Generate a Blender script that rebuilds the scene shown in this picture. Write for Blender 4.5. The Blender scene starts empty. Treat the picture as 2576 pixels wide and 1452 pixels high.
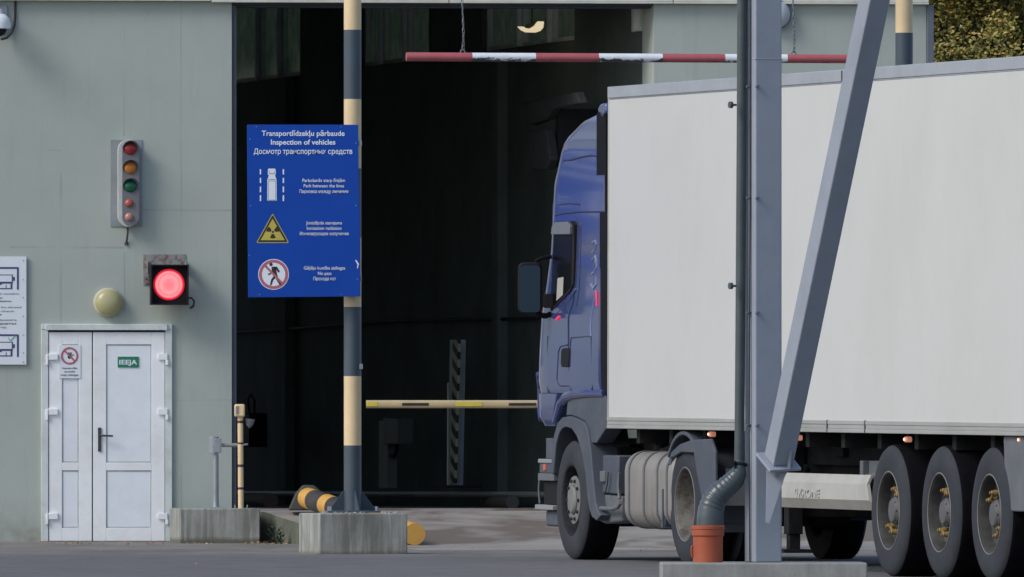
import bpy, math, random
from mathutils import Vector, Matrix
R = math.radians
random.seed(7)
sc = bpy.context.scene
# ------------------------------------------------------------------ camera
FPX, CX, HY, CAMZ = 33770.0, 1288.0, 1200.0, 0.61   # focal length, centre column, horizon row in a 2576 px wide frame
cam = bpy.data.objects.new('camera', bpy.data.cameras.new('camera'))
sc.collection.objects.link(cam); sc.camera = cam
cam.location = (0, 0, CAMZ); cam.rotation_euler = (R(90), 0, 0)
cam.data.sensor_width = 36; cam.data.lens = FPX/2576*36
cam.data.shift_y = 474/2576
cam.data.dof.use_dof = True; cam.data.dof.focus_distance = 62; cam.data.dof.aperture_fstop = 150
cam.data.clip_start = 1; cam.data.clip_end = 3000
# ------------------------------------------------------------------ light
w = bpy.data.worlds.new('World'); sc.world = w; w.use_nodes = True
SUN_EL, SUN_AZ = 40, -60        # azimuth from the view direction's back, negative = from the left
sky = w.node_tree.nodes.new('ShaderNodeTexSky'); sky.sky_type = 'NISHITA'; sky.sun_disc = False
sky.sun_elevation = R(SUN_EL); sky.air_density = 1.0; sky.dust_density = 1.5; sky.ozone_density = 1.0
bg = w.node_tree.nodes['Background']; bg.inputs[1].default_value = 0.125
w.node_tree.links.new(sky.outputs[0], bg.inputs[0])
sl = bpy.data.lights.new('sun', 'SUN'); sl.energy = 1.5; sl.angle = R(24); sl.color = (1, .965, .92)
so = bpy.data.objects.new('sun', sl); sc.collection.objects.link(so)
sd = Vector((math.sin(R(SUN_AZ))*math.cos(R(SUN_EL)), -math.cos(R(SUN_AZ))*math.cos(R(SUN_EL)), math.sin(R(SUN_EL))))
so.rotation_euler = (-sd).to_track_quat('-Z', 'Y').to_euler()
sky.sun_rotation = math.atan2(sd.x, sd.y)
sc.view_settings.view_transform = 'Standard'; sc.view_settings.look = 'None'
sc.view_settings.exposure = 0.36; sc.view_settings.gamma = 1

# ------------------------------------------------------------------ materials
def lin(c):
    return tuple((x/12.92 if x <= .04045 else ((x+.055)/1.055)**2.4) for x in c)
class NT:
    def __init__(s, name):
        s.m = bpy.data.materials.new(name); s.m.use_nodes = True
        s.t = s.m.node_tree; s.b = s.t.nodes['Principled BSDF']
    def n(s, typ, **kw):
        nd = s.t.nodes.new(typ)
        for k, v in kw.items():
            if k.startswith('i_'): nd.inputs[k[2:].replace('_', ' ')].default_value = v
            else: setattr(nd, k, v)
        return nd
    def l(s, a, b): s.t.links.new(a, b)
    def coords(s, scale=(1, 1, 1), which='Object', loc=(0, 0, 0)):
        tc = s.n('ShaderNodeTexCoord'); mp = s.n('ShaderNodeMapping')
        mp.inputs['Scale'].default_value = scale; mp.inputs['Location'].default_value = loc
        s.l(tc.outputs[which], mp.inputs['Vector']); return mp.outputs[0]
    def noise(s, scale, vec, detail=5, rough=.6, dist=0):
        nd = s.n('ShaderNodeTexNoise'); nd.inputs['Scale'].default_value = scale
        nd.inputs['Detail'].default_value = detail; nd.inputs['Roughness'].default_value = rough
        nd.inputs['Distortion'].default_value = dist
        s.l(vec, nd.inputs['Vector']); return nd.outputs['Fac']
    def ramp(s, fac, p0, p1, c0=(0, 0, 0, 1), c1=(1, 1, 1, 1)):
        r = s.n('ShaderNodeValToRGB'); e = r.color_ramp.elements
        e[0].position = p0; e[1].position = p1; e[0].color = c0; e[1].color = c1
        s.l(fac, r.inputs[0]); return r.outputs[0]
    def mix(s, fac, a, b, mode='MIX'):
        m = s.n('ShaderNodeMix', data_type='RGBA', blend_type=mode)
        if isinstance(fac, (int, float)): m.inputs[0].default_value = fac
        else: s.l(fac, m.inputs[0])
        for i, v in ((6, a), (7, b)):
            if isinstance(v, tuple): m.inputs[i].default_value = v if len(v) == 4 else (*v, 1)
            else: s.l(v, m.inputs[i])
        return m.outputs[2]
    def math(s, op, a, b=0.0, c=None):
        m = s.n('ShaderNodeMath', operation=op)
        for i, v in ((0, a), (1, b), (2, c)):
            if v is None: continue
            if isinstance(v, (int, float)): m.inputs[i].default_value = v
            else: s.l(v, m.inputs[i])
        return m.outputs[0]
    def bump(s, h, strength=.2, dist=.01):
        b = s.n('ShaderNodeBump'); b.inputs['Strength'].default_value = strength; b.inputs['Distance'].default_value = dist
        s.l(h, b.inputs['Height']); s.l(b.outputs[0], s.b.inputs['Normal'])
    def col(s, c): s.l(c, s.b.inputs['Base Color'])

def mat(name, c, rough=.6, metal=0, var=.12, scale=6, dirt=None, dirt_amt=.35, dirt_scale=3, bump=0, bscale=60, coat=0, spec=.5, stretch=(1, 1, 1)):
    """paint or plastic with mottling and, if asked, patchy grime"""
    t = NT(name); v = t.coords(stretch)
    n1 = t.noise(scale, v, 6, .65)
    lo = tuple(x*(1-var) for x in c); hi = tuple(min(1, x*(1+var)) for x in c)
    o = t.ramp(n1, .3, .7, (*lo, 1), (*hi, 1))
    if dirt:
        n2 = t.noise(dirt_scale, t.coords(stretch, loc=(3, 7, 1)), 8, .7, .3)
        f = t.math('MULTIPLY', t.ramp(n2, .45, .72), dirt_amt)
        o = t.mix(f, o, dirt)
    t.col(o)
    t.b.inputs['Roughness'].default_value = rough; t.b.inputs['Metallic'].default_value = metal
    t.b.inputs['Coat Weight'].default_value = coat; t.b.inputs['Specular IOR Level'].default_value = spec
    t.b.inputs['Coat Roughness'].default_value = .08
    if bump: t.bump(t.noise(bscale, v, 4), bump, .01)
    return t.m

def mat_wall():
    """painted render on concrete panels: faint seams, stains, pinholes"""
    t = NT('wall_render'); v = t.coords()
    base = t.ramp(t.noise(1.3, v, 7, .6), .3, .7, (.355, .405, .372, 1), (.41, .458, .42, 1))
    big = t.ramp(t.noise(.45, t.coords(loc=(5, 2, 9)), 3, .5), .35, .7)
    o = t.mix(t.math('MULTIPLY', big, .35), base, (.40, .405, .36))
    streak = t.ramp(t.noise(2.2, t.coords((4, 1, .35), loc=(1, 8, 3)), 6, .7), .55, .8)
    o = t.mix(t.math('MULTIPLY', streak, .34), o, (.27, .285, .26))
    pits = t.ramp(t.noise(26, v, 3, .9, 1.2), .70, .76)
    o = t.mix(t.math('MULTIPLY', pits, .55), o, (.10, .11, .10))
    sp = t.n('ShaderNodeSeparateXYZ'); t.l(v, sp.inputs[0])
    # panel seams at the facade's own joints (x along the wall, z up)
    wob = t.math('MULTIPLY_ADD', t.noise(1.2, v, 3), .03, -.015)
    seams = None
    brk = t.ramp(t.noise(1.4, t.coords(loc=(9, 1, 4)), 4), .34, .62)
    for axis, pos, wd, e0, e1 in ((2, 4.65, .009, -4, -1.63), (2, 3.715, .008, -4, -1.62), (2, 2.795, .010, -2.1, -1.02), (2, 3.15, .007, -.9, 0), (0, -1.62, .012, 1.9, 3.5), (0, -1.02, .008, 3.85, 4.95), (0, -1.02, .007, 2.2, 2.75), (0, -.48, .006, 0, 5.2), (2, 1.93, .008, -2.4, -2.0), (0, 4.9, .006, 3, 5.2), (2, 1.35, .006, -.55, 0)):
        p = t.math('ADD', sp.outputs[axis], wob)
        m = t.math('LESS_THAN', t.math('ABSOLUTE', t.math('SUBTRACT', p, pos)), wd)
        q = sp.outputs[2 if axis == 0 else 0]
        m = t.math('MULTIPLY', m, t.math('MULTIPLY', t.math('GREATER_THAN', q, e0), t.math('LESS_THAN', q, e1)))
        seams = m if seams is None else t.math('MAXIMUM', seams, m)
    seams = t.math('MULTIPLY', seams, brk)
    o = t.mix(t.math('MULTIPLY', seams, .38), o, (.17, .185, .17))
    smud = t.ramp(t.noise(4.5, t.coords(loc=(3, 3, 8)), 8, .8, .8), .62, .70)
    o = t.mix(t.math('MULTIPLY', smud, .30), o, (.20, .215, .195))
    foot = t.math('LESS_THAN', sp.outputs[2], 99)
    grime = t.n('ShaderNodeMapRange'); grime.inputs[1].default_value = 0.0; grime.inputs[2].default_value = .45
    grime.inputs[3].default_value = .8; grime.inputs[4].default_value = 0
    t.l(sp.outputs[2], grime.inputs[0])
    g = t.math('MULTIPLY', grime.outputs[0], t.ramp(t.noise(5, v, 6), .3, .7))
    o = t.mix(g, o, (.20, .20, .165))
    t.col(o); t.b.inputs['Roughness'].default_value = .85
    t.bump(t.mix(.5, t.noise(40, v, 5), t.noise(3, v, 4)), .35, .012)
    return t.m

def mat_concrete(name, c=(.33, .34, .31), streaks=1.0, dark=(.13, .13, .11)):
    """cast concrete: rain streaks run down the sides, mottled top"""
    t = NT(name); v = t.coords()
    o = t.ramp(t.noise(5, v, 8, .65), .28, .72, (*[x*.8 for x in c], 1), (*[x*1.15 for x in c], 1))
    st = t.ramp(t.noise(2.6, t.coords((2.6, 2.6, .30)), 6, .7, .5), .42, .60)
    o = t.mix(t.math('MULTIPLY', st, .7*streaks), o, dark)
    st2 = t.ramp(t.noise(9, t.coords((2.2, 2.2, .12), loc=(4, 2, 0)), 4, .6), .56, .70)
    o = t.mix(t.math('MULTIPLY', st2, .5*streaks), o, (.50, .51, .49))
    sp = t.n('ShaderNodeSeparateXYZ'); t.l(v, sp.inputs[0]); ft_ = t.n('ShaderNodeMapRange'); t.l(t.math('MULTIPLY_ADD', t.noise(7, v, 5), .06, sp.outputs[2]), ft_.inputs[0])
    ft_.inputs[1].default_value = .035; ft_.inputs[2].default_value = .075; ft_.inputs[3].default_value = .8*streaks; ft_.inputs[4].default_value = 0
    o = t.mix(ft_.outputs[0], o, (.085, .09, .06))  # dirt at the foot, also painting in the dark contact line
    pit = t.ramp(t.noise(45, v, 3, .8), .66, .74)
    o = t.mix(t.math('MULTIPLY', pit, .5), o, dark)
    t.col(o); t.b.inputs['Roughness'].default_value = .9
    t.bump(t.mix(.4, t.noise(60, v, 5), t.noise(8, v, 5)), .5, .01)
    return t.m

def mat_ground():
    """worn asphalt yard; the strip along the building is dusty and browner"""
    t = NT('yard_asphalt'); v = t.coords(which='Object')
    n = t.noise(2.0, v, 9, .7)
    asph = t.ramp(n, .3, .72, (.092, .091, .096, 1), (.150, .147, .150, 1))
    fine = t.ramp(t.noise(75, v, 2, .7), .40, .75)
    asph = t.mix(t.math('MULTIPLY', fine, .35), asph, (.18, .18, .18))
    dust = t.ramp(t.noise(1.6, t.coords((1, .3, 1), loc=(2, 2, 0)), 7, .65, .4), .3, .72, (.165, .15, .135, 1), (.25, .23, .21, 1))
    pat = t.ramp(t.noise(.9, t.coords((1, .16, 1), loc=(12, 5, 0)), 5, .6), .50, .62)
    dust = t.mix(t.math('MULTIPLY', pat, .45), dust, (.105, .098, .09))
    sp = t.n('ShaderNodeSeparateXYZ'); t.l(v, sp.inputs[0])
    edge = t.math('ADD', sp.outputs[1], t.math('MULTIPLY_ADD', t.noise(.8, t.coords((1, .2, 1)), 6, .7), 3.2, -1.6))
    mr = t.n('ShaderNodeMapRange'); t.l(edge, mr.inputs[0])
    mr.inputs[1].default_value = 114.6; mr.inputs[2].default_value = 118.2
    o = t.mix(mr.outputs[0], asph, dust)
    stripe = t.ramp(t.noise(1.1, t.coords((.25, 1.3, 1), loc=(3, 0, 0)), 5, .6), .56, .66)
    o = t.mix(t.math('MULTIPLY', stripe, .4), o, (.075, .072, .07))
    crk = t.n('ShaderNodeTexVoronoi', feature='DISTANCE_TO_EDGE'); crk.inputs['Scale'].default_value = .55
    dv = t.n('ShaderNodeVectorMath', operation='ADD'); nz = t.n('ShaderNodeTexNoise'); nz.inputs['Scale'].default_value = 2.5; t.l(v, nz.inputs['Vector'])
    t.l(v, dv.inputs[0]); t.l(nz.outputs['Color'], dv.inputs[1]); t.l(dv.outputs[0], crk.inputs['Vector'])
    ck = t.math('MULTIPLY', t.math('LESS_THAN', crk.outputs['Distance'], .012), t.ramp(t.noise(.7, v, 3), .45, .6))
    o = t.mix(t.math('MULTIPLY', ck, .6), o, (.04, .04, .04))
    oil = t.ramp(t.noise(1.7, t.coords(loc=(8, 3, 2)), 5, .6, .6), .60, .72)
    o = t.mix(t.math('MULTIPLY', oil, .45), o, (.055, .053, .055))
    grit = t.ramp(t.noise(30, t.coords(loc=(3, 1, 2)), 1, .5), .70, .74)
    o = t.mix(t.math('MULTIPLY', grit, .6), o, (.30, .29, .27))
    t.col(o); t.b.inputs['Roughness'].default_value = .85
    t.bump(t.noise(50, v, 5, .7), .5, .012)
    return t.m

def mat_ramp():
    t = NT('ramp_concrete'); v = t.coords()
    o = t.ramp(t.noise(1.5, v, 8, .6), .3, .7, (.24, .22, .20, 1), (.33, .31, .285, 1))
    p = t.ramp(t.noise(1.0, t.coords((.6, .35, 1), loc=(7, 3, 0)), 5, .55, .6), .47, .55)
    o = t.mix(t.math('MULTIPLY', p, .85), o, (.13, .10, .08))
    p2 = t.ramp(t.noise(.8, t.coords((.5, .22, 1), loc=(1, 9, 0)), 4, .55), .54, .58)
    o = t.mix(t.math('MULTIPLY', p2, .5), o, (.34, .32, .30))
    t.col(o); t.b.inputs['Roughness'].default_value = .8
    t.bump(t.noise(40, v, 5), .4, .01); return t.m

def mat_chipped(name, c, chip=(.03, .03, .035), amt=.9, lo=.55, hi=.60, under=(0, -1)):
    """paint chipped off a pipe, mostly along its lower side"""
    t = NT(name); v = t.coords()
    o = t.ramp(t.noise(9, v, 5), .3, .7, (*[x*.85 for x in c], 1), (*c, 1))
    sp = t.n('ShaderNodeSeparateXYZ'); t.l(v, sp.inputs[0])
    h = t.math('MULTIPLY', sp.outputs[2], -4.6)
    n = t.math('ADD', t.noise(11, t.coords((.8, 1, 1.6)), 7, .75, .5), h)
    o = t.mix(t.math('MULTIPLY', t.ramp(n, lo, hi), amt), o, chip)
    t.col(o); t.b.inputs['Roughness'].default_value = .5; return t.m

def mat_hazard(name, c1, c2, period, axis_mix=(0, 0, 1)):
    t = NT(name); sp = t.n('ShaderNodeSeparateXYZ'); t.l(t.coords(), sp.inputs[0])
    s_ = t.math('MULTIPLY', sp.outputs[0], axis_mix[0])
    s_ = t.math('MULTIPLY_ADD', sp.outputs[1], axis_mix[1], s_)
    s_ = t.math('MULTIPLY_ADD', sp.outputs[2], axis_mix[2], s_)
    f = t.math('GREATER_THAN', t.math('FRACT', t.math('DIVIDE', s_, period)), .5)
    t.col(t.mix(f, c1, c2)); t.b.inputs['Roughness'].default_value = .6; return t.m

def mat_emit(name, c, e, base=None):
    t = NT(name); v = t.coords(); n = t.ramp(t.noise(60, v, 2), .3, .7, (*[x*.85 for x in c], 1), (*c, 1))
    t.col(n); t.l(n, t.b.inputs['Emission Color']); t.b.inputs['Emission Strength'].default_value = e; return t.m

def mat_led():
    """lit red signal lens made of small bright cells"""
    t = NT('lit_red_lens'); vo = t.n('ShaderNodeTexVoronoi', feature='F1'); vo.inputs['Scale'].default_value = 130
    vo.inputs['Randomness'].default_value = .2
    t.l(t.coords(), vo.inputs['Vector'])
    c = t.ramp(vo.outputs['Distance'], .15, .6, (1, .155, .165, 1), (.9, .06, .07, 1))
    t.l(c, t.b.inputs['Emission Color']); t.b.inputs['Emission Strength'].default_value = 2.6
    t.b.inputs['Base Color'].default_value = (.5, .02, .02, 1); return t.m

def mat_window_dark():
    """grimy hall window, dark outdoors behind it"""
    t = NT('grimy_window_glass'); v = t.coords()
    o = t.ramp(t.noise(5, v, 9, .8), .35, .75, (.40, .46, .40, 1), (.80, .82, .66, 1))
    t.col(o); t.b.inputs['Roughness'].default_value = .25
    # grime lets a little outdoor light through, its mottle painting in the trees outside
    tr = t.n('ShaderNodeBsdfTranslucent'); t.l(t.ramp(t.noise(3.5, t.coords((2.5, 2.5, 1.4), loc=(4, 4, 4)), 9, .85), .40, .66, (.20, .24, .20, 1), (.62, .66, .46, 1)), tr.inputs[0])
    mx = t.n('ShaderNodeMixShader'); mx.inputs[0].default_value = .6; out = t.t.nodes['Material Output']
    t.l(t.b.outputs[0], mx.inputs[1]); t.l(tr.outputs[0], mx.inputs[2]); t.l(mx.outputs[0], out.inputs[0]); return t.m

def mat_rust(name, c, rust=(.22, .09, .045), lo=.5, hi=.6, rough=.7):
    t = NT(name); v = t.coords()
    o = t.ramp(t.noise(10, v, 5), .3, .7, (*[x*.85 for x in c], 1), (*[min(1, x*1.1) for x in c], 1))
    o = t.mix(t.ramp(t.noise(14, t.coords(loc=(2, 3, 4)), 7, .75, .4), lo, hi), o, rust)
    t.col(o); t.b.inputs['Roughness'].default_value = rough; return t.m

M = {}
M['wall'] = mat_wall()
M['ground'] = mat_ground(); M['ramp'] = mat_ramp()
M['conc'] = mat_concrete('cast_concrete')
M['conc_pale'] = mat_concrete('pale_footing_concrete', (.36, .36, .36), .35)
M['conc_moss'] = mat('mossy_concrete', (.115, .12, .095), .95, var=.3, scale=5, dirt=(.05, .07, .03), dirt_amt=.9, bump=.5)
M['fascia'] = mat('cream_fascia_metal', (.58, .58, .53), .5, dirt=(.36, .36, .33))
M['trimdark'] = mat('dark_blue_grey_steel', (.055, .065, .09), .6)
M['cornertrim'] = mat('grey_corner_trim', (.115, .135, .165), .6)
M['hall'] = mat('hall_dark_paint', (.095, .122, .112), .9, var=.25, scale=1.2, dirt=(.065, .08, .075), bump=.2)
M['hallframe'] = mat('hall_window_frame', (.78, .88, .86), .6)
M['hallglass'] = mat_window_dark()
M['pvc'] = mat('white_door_plastic', (.85, .87, .89), .35, var=.03, scale=2, dirt=(.5, .5, .47), dirt_amt=.35, dirt_scale=2)
M['pvc2'] = mat('white_door_panel', (.78, .82, .88), .3, var=.03, dirt=(.5, .52, .52), dirt_amt=.2)
M['pvcframe'] = mat('weathered_door_frame', (.62, .68, .67), .5, var=.05, dirt=(.36, .37, .33), dirt_amt=.6)
M['darkmetal'] = mat('dark_metal', (.06, .065, .075), .45, .4)
M['black'] = mat('black_plastic', (.013, .012, .015), .7, spec=.2)
M['rigblack'] = mat('matt_black_rig', (.045, .05, .05), .95, spec=.05)
M['cable'] = mat('dark_cable', (.03, .033, .04), .7)
M['signwhite'] = mat('sign_white', (.72, .77, .82), .45, var=.03)
M['signblue'] = mat('sign_blue', (.004, .056, .36), .5, spec=.2, var=.06, scale=3, dirt=(.010, .07, .32), dirt_amt=.3)
M['lettering'] = mat('white_lettering', (.74, .80, .88), .5, var=.05, scale=30)
M['signyellow'] = mat('sign_yellow', (.50, .42, .06), .5, var=.08, dirt=(.3, .24, .05))
M['signblack'] = mat('sign_black', (.02, .02, .022), .5)
M['signred'] = mat('sign_faded_red', (.42, .12, .16), .5, var=.08)
M['signgreen'] = mat('sign_green', (.012, .20, .10), .5)
M['inkblue'] = mat('blue_ink', (.06, .065, .19), .6)
M['inkgrey'] = mat('grey_ink', (.16, .17, .22), .7)
M['inkteal'] = mat('teal_ink', (.15, .42, .42), .7)
M['cream'] = mat('cream_post_paint', (.73, .56, .33), .5, var=.05, scale=3, dirt=(.45, .36, .22), dirt_amt=.35)
M['navy'] = mat('slate_post_paint', (.050, .074, .098), .5, var=.1, scale=3, dirt=(.09, .1, .11), dirt_amt=.3)
M['barred'] = mat_chipped('chipped_red_paint', (.46, .115, .125), (.06, .018, .025), .75, .68, .78)
M['barwhite'] = mat_chipped('chipped_white_paint', (.82, .86, .90), (.02, .025, .035), .95, .57, .61)
M['chain'] = mat('galvanised_chain', (.20, .22, .23), .5, .6, var=.3, scale=40)
M['armcream'] = mat('barrier_arm_paint', (.52, .41, .23), .45, dirt=(.35, .27, .17), dirt_amt=.4)
M['armyellow'] = mat('reflective_yellow', (.62, .50, .06), .4)
M['yellow'] = mat('worn_yellow_paint', (.66, .36, .075), .5, var=.08, dirt=(.4, .26, .1), dirt_amt=.5, bump=.15)
M['tarblack'] = mat('worn_black_paint', (.035, .032, .034), .65, var=.2, dirt=(.12, .11, .1), dirt_amt=.4)
M['galv'] = mat('galvanised_steel', (.28, .31, .34), .45, .35, var=.12, scale=9)
M['steelblue'] = mat('blue_grey_steel_paint', (.29, .318, .372), .5, var=.06, scale=2.5, dirt=(.20, .235, .29), dirt_amt=.4)
M['pipe'] = mat('slate_plastic_pipe', (.052, .068, .078), .33, var=.08, dirt=(.1, .12, .13), dirt_amt=.4)
M['orange'] = mat('terracotta_plastic_pipe', (.36, .070, .026), .42, var=.06, dirt=(.30, .10, .05), dirt_amt=.5)
M['rustplate'] = mat_rust('rusty_galvanised_bracket', (.27, .27, .27), (.17, .10, .07), .50, .60)
M['lampdome'] = mat('yellowed_lamp_glass', (.40, .38, .20), .3, var=.04, scale=2, dirt=(.34, .25, .10), dirt_amt=.35, dirt_scale=4)
M['lampbase'] = mat('cream_lamp_base', (.55, .54, .40), .4)
M['tlhouse'] = mat('white_signal_housing', (.50, .52, .50), .45, dirt=(.3, .3, .27))
M['tlface'] = mat('grey_signal_face', (.16, .16, .18), .5)
for nm, c in (('lensred', (.27, .022, .022)), ('lensamber', (.46, .15, .02)), ('lensgreen', (.006, .11, .055)), ('lenspink', (.42, .10, .075)), ('lenspale', (.48, .22, .17))):
    M[nm] = mat('unlit_'+nm, c, .22, var=.08, scale=30)
M['led'] = mat_led()
# truck
M['blue'] = mat('truck_blue_paint', (.036, .056, .185), .16, var=.05, scale=2, dirt=(.085, .10, .20), dirt_amt=.45, coat=.8)
M['blueseam'] = mat('panel_gap', (.018, .026, .075), .7)
M['bluedecal'] = mat('pale_blue_decal', (.17, .21, .36), .4)
M['deflector'] = mat('black_rubber', (.007, .008, .012), .8, spec=.15)
M['glass'] = mat('cab_glass', (.004, .005, .006), .2, var=.1, spec=.04)
M['visor'] = mat('grey_window_deflector', (.15, .16, .18), .3)
M['plastic'] = mat('grey_truck_plastic', (.070, .082, .105), .65, spec=.3, var=.08, scale=3, dirt=(.13, .135, .145), dirt_amt=.5)
M['plastic2'] = mat('dusty_truck_plastic', (.11, .12, .135), .7, var=.1, dirt=(.17, .165, .155), dirt_amt=.6)
M['lightgrey'] = mat('light_grey_trim', (.24, .25, .26), .5)
M['chassis'] = mat('chassis_black', (.012, .013, .015), .9, spec=.12, var=.2, dirt=(.034, .033, .03), dirt_amt=.6)
M['box'] = mat('trailer_white_panel', (.565, .575, .57), .24, var=.03, scale=.4, dirt=(.50, .50, .475), dirt_amt=.5, dirt_scale=.7, stretch=(1, 1, .8))
M['rail'] = mat('aluminium_roof_rail', (.36, .385, .425), .45, .15, var=.06, scale=3, dirt=(.28, .3, .33), dirt_amt=.5)
M['rail2'] = mat('dirty_bottom_rail', (.36, .365, .35), .55, .1, var=.06, scale=3, dirt=(.25, .25, .22), dirt_amt=.6, stretch=(.3, 1, 1))
M['tank'] = mat('dusty_aluminium_tank', (.27, .255, .235), .55, .25, var=.1, scale=3, dirt=(.17, .15, .13), dirt_amt=.6, stretch=(2.5, 1, .6))
M['tyre'] = mat('tyre_rubber', (.034, .038, .046), .85, var=.12, scale=4, dirt=(.058, .060, .064), dirt_amt=.6, bump=.2, bscale=30, spec=.25)
M['tread'] = mat('tyre_tread_rubber', (.006, .006, .008), .95, spec=.05, var=.2, bump=.5, bscale=25)
M['rimdark'] = mat('dark_painted_rim', (.018, .020, .024), .8, spec=.15, dirt=(.06, .06, .06), dirt_amt=.6, dirt_scale=8)
M['rimflange'] = mat('rim_edge_highlight', (.16, .16, .155), .5)  # paler ring stands in for the highlight on the rim's bevel
M['rimgrey'] = mat('dusty_steel_rim', (.045, .045, .045), .75, .1, spec=.2, var=.15, dirt=(.10, .098, .092), dirt_amt=.7, dirt_scale=8)
M['rimsilver'] = mat_rust('dirty_silver_rim', (.135, .128, .115), (.06, .048, .036), .44, .62, .6)
M['hub'] = mat('grey_hub', (.095, .095, .10), .7, .1, var=.12, dirt=(.1, .1, .1), dirt_amt=.5, dirt_scale=9)
M['hublight'] = mat('dusty_hub_cover', (.17, .17, .17), .6, dirt=(.1, .1, .1), dirt_amt=.6, dirt_scale=9)
M['nut'] = mat('dark_wheel_nut', (.03, .03, .033), .5, .4)
M['marker'] = mat('yellow_nut_marker', (.22, .145, .04), .6, var=.12, scale=30)
M['fairing'] = mat('grimy_side_fairing', (.40, .39, .355), .55, var=.05, dirt=(.26, .25, .21), dirt_amt=.6, dirt_scale=2)
M['embossed'] = mat('embossed_lettering', (.45, .45, .42), .5, dirt=(.2, .2, .17), dirt_amt=.9, dirt_scale=20)
M['orangelens'] = mat('orange_lens', (.55, .11, .05), .3)
M['litorange'] = mat_emit('lit_marker_lens', (.55, .22, .15), .5)
M['litcore'] = mat_emit('lit_marker_bulb', (1, .62, .45), 1.6)
M['redglint'] = mat_emit('red_glint_glow', (1, .03, .10), .55)
M['reflglow'] = mat_emit('window_reflection_glow', (.80, .66, .42), .75)
M['mirror'] = mat('mirror_glass', (.045, .085, .17), .04, 1.0, var=.02)
M['discmirror'] = mat('dull_disc', (.44, .48, .51), .35, 0, var=.05)
M['brown'] = mat('dry_leaf', (.46, .22, .11), .8, var=.5, scale=20)
M['weed'] = mat('weed_green', (.02, .045, .02), .8, var=.4, scale=12)
M['bark'] = mat('tree_bark', (.09, .075, .055), .95, var=.3, bump=.5)
def mat_leaf(name, c):
    m = mat(name, c, .6, var=.45, scale=2.2); return m
M['leafA'] = mat_leaf('leaf_olive', (.27, .25, .05)); M['leafB'] = mat_leaf('leaf_yellow', (.43, .31, .07))
M['leafC'] = mat_leaf('leaf_dark', (.13, .14, .04)); M['leafD'] = mat_leaf('leaf_rust', (.36, .19, .04))

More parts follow.
